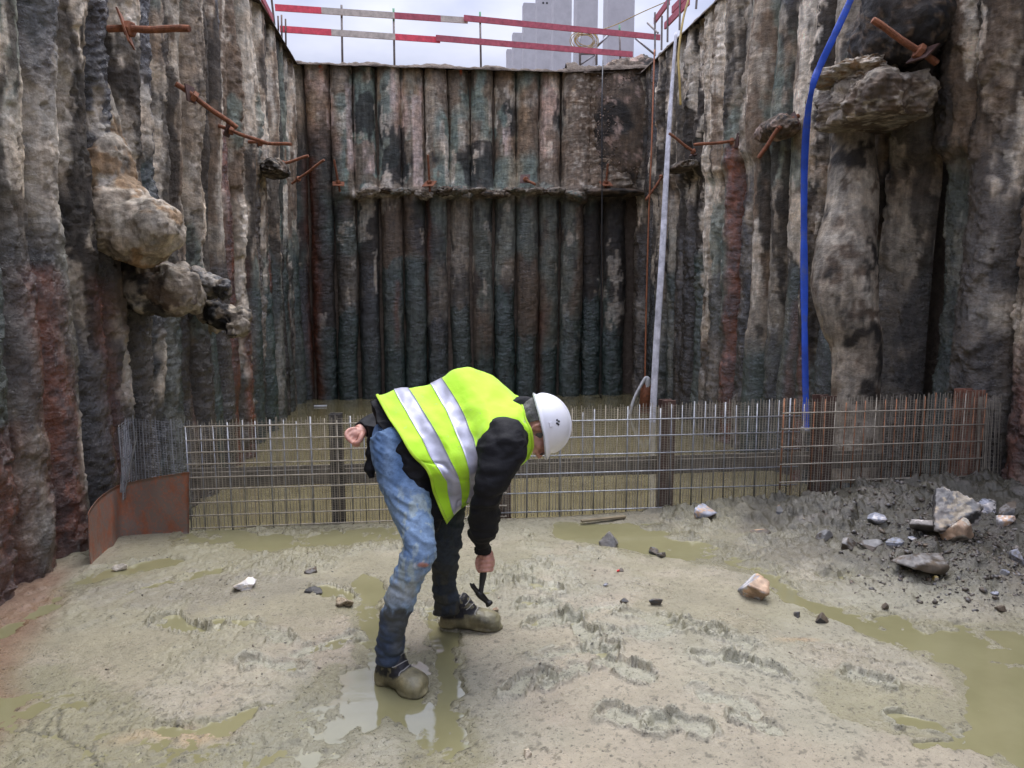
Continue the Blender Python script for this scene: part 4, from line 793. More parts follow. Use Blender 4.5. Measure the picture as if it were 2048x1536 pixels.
# ---------------------------------------------------------------- stones and clods
RC = dict(blue=(.26, .28, .33), white=(.52, .51, .50), orange=(.42, .29, .19), black=(.045, .045, .045), grey=(.17, .165, .155), mud=(.085, .066, .045), tan=(.34, .29, .21), cream=(.50, .45, .36), gold=(.42, .32, .10), red=(.45, .03, .03))
def rockmesh(sz, seed, cols, n=(36, 52), planes=11, rough=.05, wet=.4):
    r = np.random.RandomState(seed); th = np.linspace(.001, math.pi - .001, n[0]); ph = np.linspace(0, 2 * math.pi, n[1], endpoint=False); T, F = np.meshgrid(th, ph, indexing='ij')
    D = np.stack([np.sin(T) * np.cos(F), np.sin(T) * np.sin(F), np.cos(T)], -1); Nn = r.normal(size=(planes, 3)); Nn /= np.linalg.norm(Nn, axis=1)[:, None]; dd = r.uniform(.38, .95, planes)
    k = D @ Nn.T; q = np.where(k > .05, dd / np.maximum(k, .05), 9.); q = np.concatenate([q, np.full(q.shape[:2] + (1,), 1.35)], -1); i = q.argmin(-1); R = q.min(-1)
    P = D * R[..., None]; Q = P + seed * 2.3; P = P * (1 + rough * (fbm(Q, 2, o=4) * 1.5 + fbm(Q, 8, o=3, g=.6)))[..., None]; P = P * (np.array(sz) / 2)
    cl = np.array([RC[c] for c in cols]); ci = r.randint(0, len(cols), planes + 1); col = cl[ci][i].astype(float); t = ss(.02, .14, fbm(Q, 3.4, o=4, g=.65)); alt = cl[r.randint(0, len(cols), planes + 1)][i]; col = col + (alt - col) * t[..., None]
    m_ = ss(.1, .35, fbm(Q + 7, 1.8, o=4, g=.6)) * ss(.3, -.9, P[..., 2] / (sz[2] / 2)); col = col + (np.array(RC['mud']) - col) * m_[..., None]
    return P.reshape(-1, 3), grid_faces(n[0], n[1], True), np.concatenate([col, np.full(col.shape[:2] + (1,), wet)], -1).reshape(-1, 4)
M['stone'] = tinted('broken_stone', .3, .75, .5, .006, 60)
def stone(px, py, wpx, hpx, cols, label, cat='stone', seed=None, name='stone', z=0, sink=.25, dp=.8, rz=0, n=(36, 52), group=None, planes=11, rough=.05):
    b = onz(px, py + hpx * .32, z); g = gz(b[0], b[1]); b = onz(px, py + hpx * .32, max(g, -.01)); d = depth(b); s = d / FPX; wd, hh = wpx * s, hpx * s * 1.0
    P, F, c = rockmesh((wd, wd * dp, hh * 1.12), seed or int(px * 7 + py), cols, n, planes, rough); cz = max(gz(b[0], b[1]), -.01) + hh * (.5 - sink)
    cc = np.array([b[0], b[1] + wd * dp * .2, cz]); P = P @ rotm(0, 0, rz).T + cc; o = new(name, P, F, M['stone'], None, cc, col=c, smooth=False); return tag(o, label, cat, group)
stone(1513, 1180, 88, 50, ['orange', 'blue', 'white', 'orange'], 'sharp orange and blue grey stone lying alone in the stream mud', seed=11, sink=.2, planes=9)
stone(1411, 1022, 44, 30, ['blue', 'blue', 'white', 'orange'], 'blue grey stone just in front of the mesh fence, left of the rubble', seed=4)
stone(1224, 1082, 38, 30, ['black', 'black', 'grey'], 'black jagged stone on smooth mud right of the bent figure', seed=6)
stone(1306, 1102, 26, 18, ['mud', 'black'], 'small brown clod on the mud right of the black jagged stone', 'clod', seed=8, name='clod'); stone(1324, 1110, 20, 12, ['mud', 'grey'], 'smaller brown clod touching its larger neighbour', 'clod', seed=9, name='clod')
stone(1912, 1022, 108, 92, ['grey', 'white', 'black', 'tan', 'grey'], 'biggest stone, black white and tan, on top of the rubble heap', seed=63, sink=.12, planes=15, rough=.10, n=(60, 90))
stone(1927, 1066, 58, 44, ['orange', 'cream', 'orange'], 'pale orange stone leaning below the biggest stone', seed=23, sink=.1)
stone(1866, 1062, 60, 32, ['grey', 'white', 'grey'], 'grey and white stone left of the pale orange stone', seed=24); stone(1982, 1022, 48, 26, ['blue', 'white', 'black'], 'flat grey white stone right behind the biggest stone', seed=25)
stone(2022, 1042, 36, 32, ['white', 'white', 'orange'], 'white stone with an orange patch right of the biggest stone', seed=26); stone(2040, 1090, 34, 36, ['grey', 'blue'], 'grey stone cut by the right picture edge', seed=27); stone(2022, 1014, 40, 36, ['grey', 'mud'], 'dark grey stone behind the white stone with orange patch', seed=28)
stone(1755, 1022, 38, 20, ['blue', 'white', 'blue'], 'pale blue stone in front of the mesh, left of the rubble heap', seed=29); stone(1562, 1016, 30, 22, ['black', 'orange', 'black'], 'dark stone with an orange top at the foot of the mesh', seed=30); stone(1625, 1006, 24, 12, ['grey', 'blue'], 'small grey stone at the foot of the rust topped post', seed=31)
stone(1518, 1063, 44, 11, ['black', 'mud', 'orange'], 'thin dark flat stone on the mud beside the stream', seed=32); stone(1648, 1074, 34, 24, ['grey', 'mud'], 'grey slab in the rubble, left side', seed=33); stone(1702, 1056, 56, 26, ['grey', 'mud', 'grey'], 'grey flat slab tilted in the rubble middle', seed=34)
stone(1742, 1080, 44, 22, ['grey', 'mud'], 'dark slab below the tilted grey slab', seed=35); stone(1790, 1086, 34, 24, ['blue', 'grey'], 'bluish stone in the rubble under the grey white stone', seed=36); stone(1852, 1106, 90, 44, ['grey', 'mud', 'mud'], 'large dark muddy slab in front of the stone heap', seed=37, sink=.2)
stone(1875, 1138, 20, 16, ['gold', 'cream'], 'small golden stone in front of the dark slab', seed=38); stone(2012, 1138, 26, 16, ['blue', 'grey'], 'small blue stone near the right edge of the rubble', seed=39); stone(1830, 1070, 18, 12, ['white', 'blue'], 'small white stone chip left of the grey and white stone', seed=40)
stone(488, 1172, 46, 24, ['white', 'white', 'cream'], 'crumbly white lump on the grey mud left of the figure', 'stone', seed=41, rough=.14); stone(632, 1183, 36, 13, ['black', 'black'], 'flat black clod on the mud left of the figure', 'clod', seed=42, name='clod', rough=.15)
stone(684, 1206, 32, 18, ['mud', 'tan'], 'mud clod at the left edge of the water channel', 'clod', seed=43, name='clod', rough=.12); stone(240, 1137, 26, 15, ['cream', 'tan'], 'pale stone on wet mud below the rusty sheet', seed=44); stone(620, 1143, 36, 15, ['grey', 'mud'], 'rounded grey stone half sunk in mud by the fence puddle', seed=45, planes=20)
stone(1316, 1206, 34, 14, ['black', 'mud'], 'dark clod on smooth mud above the boot prints', 'clod', seed=46, name='clod'); stone(1247, 1200, 18, 10, ['black', 'mud'], 'small dark clod left of a wider dark clod', 'clod', seed=47, name='clod'); stone(1645, 1240, 34, 22, ['mud', 'black'], 'brown clod at the edge of the right pool', 'clod', seed=48, name='clod', rough=.1)
stone(1595, 1230, 20, 12, ['black', 'grey'], 'small dark stone left of the brown pool clod', seed=49); stone(1773, 1216, 18, 12, ['mud', 'mud'], 'small clod at the upper edge of the right pool', 'clod', seed=50, name='clod'); stone(1236, 1142, 9, 6, ['red', 'red'], 'tiny red fragment on the smooth mud', 'fragment', seed=51, name='red_fragment', n=(12, 16)); stone(1243, 1139, 14, 12, ['mud', 'grey'], 'tiny brown pebble beside the red fragment', 'pebble', seed=52, name='pebble', n=(12, 16))
stone(994, 1217, 14, 16, ['cream', 'orange', 'mud'], 'small pinkish stone at the toe of the farther boot', 'stone', seed=53); stone(1210, 1170, 12, 8, ['black', 'blue'], 'tiny dark pebble on smooth mud below the black stone', 'pebble', seed=54, name='pebble', n=(12, 16)); stone(1056, 1508, 24, 18, ['tan', 'tan'], 'pale mud clod at the bottom of the picture', 'clod', seed=55, name='clod', rough=.12)
stone(2003, 1192, 24, 16, ['mud', 'mud'], 'brown clod at the lower right end of the rubble', 'clod', seed=56, name='clod'); stone(1992, 1160, 14, 9, ['blue', 'blue'], 'small bluish chip at the right of the dark slab', seed=57)
stick = MB(); stick.bar(onz(1163, 1042, 0.012), onz(1250, 1033, .012), .03, .012); tag(stick.build('wood_lath', simple('wet_wood', (.20, .16, .095), .6, 0, .4)), 'flat wooden lath lying at the foot of the mesh fence', 'wood lath')
# loose clods too many to count
def clods(name, n, region, smin, smax, cols, seed, res=(6, 8)):
    r = np.random.RandomState(seed); Vs, Fs, Cs, k, tries = [], [], [], 0, 0; protos = [rockmesh((1, 1, .8), 900 + seed * 10 + j, cols, res, 14, .22, .5) for j in range(8)]; XY = []
    while len(XY) < n and tries < n * 30:
        tries += 1; p = region(r)
        if p is not None: XY.append(p)
    XY = np.array(XY); H = ground(XY[None, :, 0], XY[None, :, 1])[0]
    for (x, y), h in zip(XY, H):
        if h < -.02: continue
        P, F, c = protos[r.randint(8)]; s = smin * (smax / smin) ** (r.rand() ** 3.2); a = r.rand() * 6.28; R = rotm(r.uniform(-40, 40), r.uniform(-40, 40), math.degrees(a))
        Vs.append((P * [s, s * r.uniform(.6, 1), s * r.uniform(.5, .9)]) @ R.T + [x, y, h - s * .02]); Fs.append(F + k * len(P)); c = c.copy(); c[:, :3] *= r.uniform(.6, 1.3); Cs.append(c); k += 1
    o = new(name, np.concatenate(Vs), np.concatenate(Fs), M['stone'], loc=(0, 0, 0), col=np.concatenate(Cs), smooth=False); o['kind'] = 'stuff'
def reg_rubble(r):
    px, py = r.uniform(1480, 2120), r.uniform(1000, 1215); p = onz(px, py, .04)
    if r.rand() > ss(1580, 1860, px + (py - 1050) * -.6) * ss(1205, 1095, py - (px - 1700) * .10): return None
    return (p[0], p[1]) if p[1] < 4.62 and p[0] < 3.3 else None
clods('rubble_clods', 3600, reg_rubble, .009, .055, ['mud', 'mud', 'mud', 'grey', 'black'], 1)
def reg_mid(r):
    px, py = r.uniform(200, 2000), 1060 + 300 * r.rand() ** 1.6; p = onz(px, py); return (p[0], p[1]) if p[1] < 4.55 else None
clods('mud_crumbs', 1100, reg_mid, .005, .026, ['mud', 'mud', 'tan', 'black'], 2, (5, 6))
def reg_near(r): px, py = r.uniform(0, 2048), r.uniform(1150, 1536); p = onz(px, py); return (p[0], p[1])
clods('mud_specks', 3000, reg_near, .003, .012, ['mud', 'black', 'mud', 'tan'], 3, (4, 5))

# pebbly earth in the right back corner
r = np.random.RandomState(12); Vs, Fs, Cs = [], [], []
P0, F0, c0_ = rockmesh((1, 1, .8), 77, ['mud', 'tan', 'grey'], (5, 6), 9, .2, .1)
for k in range(800):
    px, py = r.uniform(1190, 1303), r.uniform(150, 345); p = ony(px, py, YB - .235 + r.uniform(-.02, .02)); s = .012 + .03 * r.rand() ** 3
    Vs.append((P0 * s) @ rotm(r.uniform(0, 360), r.uniform(0, 360), 0).T + p); Fs.append(F0 + k * len(P0)); c = c0_.copy(); c[:, :3] = np.array([.14, .105, .08]) * r.uniform(.4, 2.0); Cs.append(c)
o = new('pebbles', np.concatenate(Vs), np.concatenate(Fs), M['stone'], pile_walls['back'], WL[pile_walls['back'].name], col=np.concatenate(Cs), smooth=False); o['kind'] = 'stuff'
# ---------------------------------------------------------------- the person
def px3(p): return atd(p[0], p[1], p[2])
def limb_pts(rows, n):
    a = np.array([[*atd(r[0], r[1], r[2]), r[3] * r[2] / FPX] for r in rows]); s = spline(a, n); return s[:, :3], s[:, 3]
def pxof(V):
    d = V - CAM; z = d @ FW; return 1024 + FPX * (d @ RT) / z, 768 - FPX * (d @ UP) / z, z
# --- materials
M['skin'] = None; m = Mat('weathered_skin'); m.set(base=m.scale((.50, .255, .19), m.rng(m.noise(40, 5, .6), .3, .7, .8, 1.15)), rough=.5, sss=.08); m.bump(m.noise(160, 4), .15, .002); M['skin'] = m.m
m = Mat('hi_vis_fabric'); m.set(base=m.mix(m.rng(m.noise(38, 4, .6), .66, .72, 0, .8), m.mix(m.rng(m.noise(5, 6, .65), .5, .75, 0, .5), (.42, .74, .012), (.30, .44, .05)), (.30, .27, .16)), rough=.75, sheen=.2); m.bump(m.math('ADD', m.noise(14, 5, .55), m.math('MULTIPLY', m.noise(400, 2), .1)), .35, .012); M['hivis'] = m.m
m = Mat('reflective_tape'); m.set(base=m.scale((.40, .40, .47), m.rng(m.noise(18, 5, .6), .3, .7, .82, 1.12)), rough=.38, metal=.25); m.bump(m.noise(30, 4), .2, .004); M['tape'] = m.m
m = Mat('black_jacket_cloth'); m.set(base=m.scale((.0065, .0065, .008), m.rng(m.noise(12, 6, .7), .3, .7, .6, 1.7)), rough=.72, spec=.25); m.bump(m.math('ADD', m.noise(22, 5, .6), m.math('MULTIPLY', m.noise(500, 2), .15)), .5, .010); M['jacket'] = m.m
m = Mat('denim'); c, a = m.attr(); tw = m.n('ShaderNodeTexWave'); tw.inputs['Scale'].default_value = 220; tw.inputs['Distortion'].default_value = 2; m.l(m.mapv((1, .4, .7)), tw.inputs['Vector'])
m.set(base=m.scale(m.scale(c, m.rng(m.noise(40, 7, .7), .3, .7, .68, 1.35)), m.rng(tw.outputs['Fac'], 0, 1, .88, 1.1)), rough=m.rng(a, 0, 1, .88, .45), spec=.3); m.bump(m.math('ADD', m.noise(45, 6, .65), m.math('MULTIPLY', tw.outputs['Fac'], .1)), .5, .006); M['denim'] = m.m
M['boot'] = tinted('muddy_boot', .22, .6, .5, .005, 60)
m = Mat('white_helmet_plastic'); m.set(base=m.mix(m.rng(m.noise(16, 6, .7), .58, .8, 0, .35), (.74, .74, .77), (.52, .48, .42)), rough=.28, coat=.3, coatr=.15); m.bump(m.noise(5, 2), .05, .004); M['helmet'] = m.m
M['hair'] = simple('grey_hair', (.10, .095, .09), .7, 0, .7, 60, .8, 120, .004)
M['hammer'] = simple('dark_hammer_steel', (.035, .033, .03), .4, .6, .5, 25, .3); M['grip'] = simple('black_rubber_grip', (.018, .018, .02), .55, 0, .4, 20, .3)
M['lace'] = simple('grey_lace', (.25, .24, .22), .8, 0, .4); M['stitch'] = simple('dark_stitching', (.03, .045, .09), .8, 0, .3)
pr_ = thing('person', onz(860, 1310), 'person bent forward in yellow vest, white helmet and muddy jeans, holding a hammer low', 'person')
# --- torso surface: stations from jacket tail to collar, near side then far side
ST = [[(736, 800), (751, 842), (782, 893), (812, 954), (838, 1000), (858, 1040), (880, 1074)],
      [(755, 795), (776, 832), (801, 870), (824, 908), (857, 946), (870, 990), (893, 1046)],
      [(802, 780), (828, 824), (861, 878), (884, 923), (904, 962), (910, 990), (914, 1022)],
      [(873, 762), (906, 814), (927, 865), (942, 903), (949, 936), (950, 967), (941, 1002)],
      [(920, 741), (952, 790), (967, 830), (977, 862), (986, 900), (990, 932), (985, 966)],
      [(975, 747), (997, 785), (1011, 815), (1023, 842), (1031, 880), (1030, 920), (1020, 947)],
      [(1034, 791), (1041, 803), (1047, 818), (1052, 836), (1062, 862), (1066, 893), (1052, 922)]]
DP = [3.12, 2.95, 2.85, 2.80, 2.80, 2.86, 2.95]
def control(shrink=0., stations=ST):
    G = []
    for i, r in enumerate(stations):
        r = np.array(r, float); c = r[[0, 2, 4, 6]].mean(0) if shrink else r.mean(0); tz = .04 * (i - 3) * .3
        dn = np.array(DP) + (.06 if i >= 5 else 0) + (np.array([0, .03, .05, .06, .04, 0, 0]) if i == 6 else 0) + shrink * np.array([0, .5, 1, 1, 1, .7, .5])
        near = np.array([atd(p[0], p[1], d) for p, d in zip(r, dn)])
        far = []
        for p, d in list(zip(r, dn))[5:0:-1]:
            q_ = p + (c - p) * .12 + np.array([-4, -3]); far.append(atd(q_[0], q_[1], 3.12 + (3.12 - d) * .75))
        ring = np.concatenate([near, far])
        if shrink: m_ = ring.mean(0); v = m_ - ring; ring = ring + v / np.linalg.norm(v, axis=1)[:, None] * shrink
        G.append(ring)
    return np.array(G)
def cat_at(Pc, t, closed):
    k = len(Pc); t = np.asarray(t, float); i = np.floor(t).astype(int); f = (t - i)
    if closed: idx = [(i - 1) % k, i % k, (i + 1) % k, (i + 2) % k]
    else: i = np.clip(i, 0, k - 2); f = t - i; idx = [np.maximum(i - 1, 0), i, i + 1, np.minimum(i + 2, k - 1)]
    p0, p1, p2, p3 = (Pc[j] for j in idx); f = f.reshape((-1,) + (1,) * (Pc.ndim - 1))
    return .5 * (2 * p1 + (p2 - p0) * f + (2 * p0 - 5 * p1 + 4 * p2 - p3) * f * f + (3 * p1 - p0 - 3 * p2 + p3) * f ** 3)
def surf(G, u, v):
    A_ = cat_at(G, u, False); return np.swapaxes(cat_at(np.swapaxes(A_, 0, 1), v, True), 0, 1)
def fold(P):
    pv = fbm(P, 4.5, 4.5, 4.5, 3, off=3) * .015; d1 = np.sin((P @ np.array([10., 3, 24.])) + 4 * fbm(P, 3, o=2, off=6)) * .006 * ss(-.15, .3, fbm(P, 2.5, o=2, off=9)); d2 = np.abs(fbm(P, 7, 7, 7, 3, off=13)) * -.020
    z0 = fbm(P, 3.2, 3.2, 3.2, 3, off=23); cl = -.007 * np.exp(-(z0 / .022) ** 2) * ss(-.2, .2, fbm(P, 1.8, o=2, off=27)); z1 = fbm(P + P[..., [2, 0, 1]] * .4, 5, 2.5, 6, 2, off=43); cl = cl - .005 * np.exp(-(z1 / .03) ** 2) * ss(0, .3, fbm(P, 2.2, o=2, off=37))
    return pv + d1 + d2 + cl
def wrinkled(P, off=0., amp=1.):
    n = grid_normals(P); c = P.reshape(-1, 3).mean(0); s = np.sign((n * (P - c)).sum(-1).mean()); return P + n * s * (fold(P) * amp + off)[..., None]
VG = control()
uu = np.linspace(1, 6, 120); vv = np.linspace(0, 12, 150, endpoint=False)
base = surf(VG, uu, vv); hemj = .0 * base[..., :1]
vest = wrinkled(base); inn = wrinkled(base, -.005); nv = vest.shape[0] * vest.shape[1]
Vv = np.concatenate([vest.reshape(-1, 3), inn.reshape(-1, 3)]); Fv = grid_faces(120, 150, True); e0 = np.arange(150); e1 = (e0 + 1) % 150
Fv = np.concatenate([Fv, Fv[:, ::-1] + nv, np.stack([e1, e0, e0 + nv, e1 + nv], 1), np.stack([e0 + 119 * 150, e1 + 119 * 150, e1 + 119 * 150 + nv, e0 + 119 * 150 + nv], 1)])
vest_o = new('vest', Vv, Fv, M['hivis'], pr_); vest_o['label'] = 'bright yellow safety vest'
def strip(uv, w_, name, m, off=.0026):
    """a narrow sewn strip along a (u, v) path of the torso surface"""
    P = np.array([surf(VG, [u], [v])[0, 0] for u, v in uv]); e_ = .02; A_ = np.array([surf(VG, [u], [v + e_])[0, 0] - surf(VG, [u], [v - e_])[0, 0] for u, v in uv]); U_ = np.array([surf(VG, [min(u + e_, 6)], [v])[0, 0] - surf(VG, [u - e_], [v])[0, 0] for u, v in uv])
    n = np.cross(A_, U_); n /= np.linalg.norm(n, axis=1)[:, None]; T = np.gradient(P, axis=0); T /= np.linalg.norm(T, axis=1)[:, None]; n = n * np.sign((n * (P - vest.reshape(-1, 3).mean(0))).sum(1))[:, None]
    n3_ = fold(P)[:, None]; b = np.cross(T, n); Vs, Fs = ribbon(P + n * (n3_ + off), b, n, np.full(len(P), w_), np.full(len(P), .003), 8); return new(name, Vs, Fs, m, vest_o)
M['trim'] = simple('vest_edge_binding', (.40, .62, .03), .8, 0, .2, 20, .3)
strip([(1.03, v) for v in np.linspace(.05, 5.95, 80)], .012, 'hem_binding', M['trim']); strip([(u, 5.9 + .05 * math.sin(u * 4)) for u in np.linspace(1.05, 3.4, 60)], .010, 'front_binding', M['trim']); strip([(5.93, v) for v in np.linspace(.3, 5.6, 60)], .010, 'neck_binding', M['trim'])
for uc, hw in ((2.0, (.22, .24, .27, .28, .30, .32, .34)), (3.0, (.21, .22, .23, .24, .25, .26, .28))):
    vb = np.linspace(0, 6.0, 110); wv_ = np.interp(vb, range(7), hw); rows = []
    for t in np.linspace(-1, 1, 9):
        full = np.array([surf(VG, [uc + t * wv_[j]], [vb[j]])[0, 0] for j in range(110)]); rows.append(full)
    Bn = np.array(rows); n = grid_normals(Bn); c = vest.reshape(-1, 3).mean(0); s = np.sign((n * (Bn - c)).sum(-1).mean()); Bo = Bn + n * s * (fold(Bn) + .0030)[..., None]; Bi = Bn + n * s * (fold(Bn) - .001)[..., None]
    k = Bo.shape[0] * Bo.shape[1]; Fb = grid_faces(9, 110); per = list(range(110)) + [110 * (i + 1) + 109 for i in range(8)] + [8 * 110 + j for j in range(108, -1, -1)] + [110 * i for i in range(7, 0, -1)]
    Fr = np.array([[per[i], per[(i + 1) % len(per)], per[(i + 1) % len(per)] + k, per[i] + k] for i in range(len(per))])
    new('reflective_band', np.concatenate([Bo.reshape(-1, 3), Bi.reshape(-1, 3)]), np.concatenate([Fb, Fb[:, ::-1] + k, Fr]), M['tape'], vest_o)
# --- jacket: body, sleeves, collar, tail
JG = control(.014); mbj = MB()
jb = wrinkled(surf(JG, np.linspace(0, 6, 130), np.linspace(0, 12, 120, endpoint=False)), 0, 1.0)
V = jb.reshape(-1, 3); F = grid_faces(130, 120, True).tolist() + [list(range(120))[::-1], list(range(129 * 120, 130 * 120))]; mbj.add(V, F)
P, r = limb_pts([(1008, 880, 2.86, 50), (1006, 893, 2.83, 50), (998, 915, 2.80, 47), (989, 942, 2.78, 41), (979, 972, 2.77, 36), (972, 1000, 2.79, 32.5), (970.5, 1028, 2.82, 32), (966.5, 1057, 2.87, 28.5), (963.5, 1080, 2.91, 25), (964, 1094, 2.93, 22.5), (965, 1103, 2.945, 21)], 60); V, F = tube(P, r, 40); mbj.add(V, F)
V, F = ell(atd(1009, 886, 2.87), (.103, .155, .100)); mbj.add(V, F)
P, r = limb_pts([(860, 835, 3.32, 34), (800, 842, 3.36, 32), (750, 852, 3.30, 27), (728, 858, 3.25, 23), (718, 861, 3.23, 20)], 40); V, F = tube(P, r, 32); mbj.add(V, F)
P, r = limb_pts([(752, 850, 3.20, 20), (743, 900, 3.20, 15), (740, 940, 3.19, 11), (744, 958, 3.18, 7)], 30); V, F = tube(P, r, 24); mbj.add(V, F)
P, r = limb_pts([(1030, 815, 3.04, 30), (1050, 820, 3.02, 30), (1064, 826, 3.0, 27)], 20); V, F = tube(P, r, 28); mbj.add(V, F)
V, F, Nn = fused(mbj, .006, 3)
sl_ = fbm(V, 8, 8, 14, 3, off=2) * .016 + np.abs(fbm(V, 5, 5, 12, 3, off=7)) * -.026; V = V + Nn * sl_[:, None]
jk = new('jacket', V, F, M['jacket'], pr_); jk['label'] = 'black jacket worn under the vest'
# --- jeans
mb = MB()
RL = [(795, 872, 3.0, 55), (799, 905, 2.97, 57), (806, 955, 2.93, 51), (817, 1000, 2.88, 45.5), (829, 1040, 2.85, 38), (838, 1076, 2.81, 36.5), (838, 1108, 2.80, 36), (827, 1132, 2.80, 32.5), (813, 1160, 2.81, 32), (804, 1189, 2.81, 32), (795, 1213, 2.82, 31), (785, 1254, 2.83, 29.5), (780, 1290, 2.84, 30), (778, 1322, 2.85, 31)]
LL = [(830, 900, 3.2, 55), (862, 950, 3.18, 50), (885, 990, 3.15, 42), (896, 1022, 3.13, 37), (893, 1060, 3.13, 33), (892, 1090, 3.14, 30), (891, 1123, 3.17, 27.5), (889, 1150, 3.19, 26), (889, 1175, 3.21, 26.5), (892, 1200, 3.23, 27), (894, 1226, 3.24, 28)]
for R_ in (RL, LL): P, r = limb_pts(R_, 70); V, F = tube(P, r, 36); mb.add(V, F)
V, F = ell(atd(802, 880, 3.09), (.118, .20, .125)); mb.add(V, F)
V, F, Nn = fused(mb, .006, 4)
X_, Y_, Z_ = pxof(V); hz = V[:, 2]
bunch = ss(.36, .22, hz) * fbm(V, 9, 9, 34, 3, off=4) * .011 + ss(.62, .50, hz) * ss(.36, .46, hz) * fbm(V, 5, 5, 26, 3, off=5) * .012
V = V + Nn * (fbm(V, 7, 7, 9, 3, off=8) * .006 - np.abs(fbm(V @ np.array([[1, 0, .5], [0, 1, 0], [-.5, 0, 1]]), 7, 7, 22, 3, off=1)) * .016 + bunch)[:, None]
X_, Y_, Z_ = pxof(V)
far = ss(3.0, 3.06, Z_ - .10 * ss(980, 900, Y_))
blue = np.array((.085, .155, .285)); fade = np.array((.235, .335, .47)); navy = np.array((.018, .026, .045)); paintc = np.array((.45, .50, .40)); mud = np.array((.165, .15, .085)); leg_shade = np.array((.016, .018, .021))
n1 = fbm(V, 5, 5, 3, 4, off=21); n2 = fbm(V, 16, 16, 9, 4, .6, off=22); n3 = fbm(V, 30, 30, 7, 4, .6, off=25)
c = np.broadcast_to(blue, V.shape).copy()
def mxc(cc, t):
    global c; c = c + (cc - c) * np.clip(t, 0, 1)[:, None]
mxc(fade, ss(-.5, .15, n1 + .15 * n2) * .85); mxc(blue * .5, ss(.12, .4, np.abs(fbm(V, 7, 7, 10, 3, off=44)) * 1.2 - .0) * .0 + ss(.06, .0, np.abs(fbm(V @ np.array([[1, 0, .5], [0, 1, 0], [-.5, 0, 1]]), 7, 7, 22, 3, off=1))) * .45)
mxc(paintc, ss(.17, .23, fbm(V, 40, 40, 7, 4, .6, off=31)) * ss(1190, 1060, Y_) * ss(950, 1010, Y_) * .5); mxc(paintc * .8, ss(.16, .26, n3) * ss(1240, 1130, Y_) * ss(1090, 1130, Y_) * .6); mxc(np.array((.24, .23, .17)), ss(.0, .3, n2) * ss(1120, 1160, Y_) * ss(1240, 1190, Y_) * .6)
wetl = ss(1212, 1222, Y_ + 26 * n2 + 10 * n3 - 10); mxc(navy, wetl * .92); mxc(mud * .6, wetl * ss(.12, .3, n1) * .4)
mxc(np.array((.42, .21, .17)), ss(1.0, .6, np.hypot((X_ - 846) / 14, (Y_ - 1130) / 5.5)) * (1 - far)); mxc(np.array((.6, .62, .62)), ss(.25, .0, np.abs(np.hypot((X_ - 846) / 17, (Y_ - 1131) / 9) - 1.0)) * ss(-.1, .2, n3) * .7 * (1 - far))
mxc(leg_shade, far * .93); mxc(mud * .5, far * ss(.1, .3, n2) * ss(1100, 1180, Y_) * .35)  # far leg's shade put into the denim colour, then mud on its shin
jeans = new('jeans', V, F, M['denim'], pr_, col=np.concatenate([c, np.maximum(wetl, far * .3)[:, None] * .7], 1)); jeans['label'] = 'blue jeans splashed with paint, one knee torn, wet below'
bv = BVHTree.FromPolygons(V.tolist(), [list(f) for f in F])
def onto(px, py, d, off): p, n, i, dd = bv.find_nearest(Vector(atd(px, py, d).tolist())); return np.array(p + n * off)
seams = MB()
for ln, d in (([(775, 905), (773, 935), (777, 962), (785, 970), (790, 968)], 2.8), ([(744, 905), (758, 908), (775, 906)], 2.85), ([(830, 960), (838, 1010), (836, 1060), (830, 1110), (815, 1150), (800, 1200)], 2.75), ([(748, 872), (758, 884), (772, 890)], 2.85)):
    pts = spline(np.array([(x, y, d) for x, y in ln], float), 40); W_ = np.array([onto(*q_, .0015) for q_ in pts])
    for k in range(0, 38, 2): seams.tube([W_[k], W_[k + 1]], .0014, 4)
seams.build('stitching', M['stitch'], jeans)
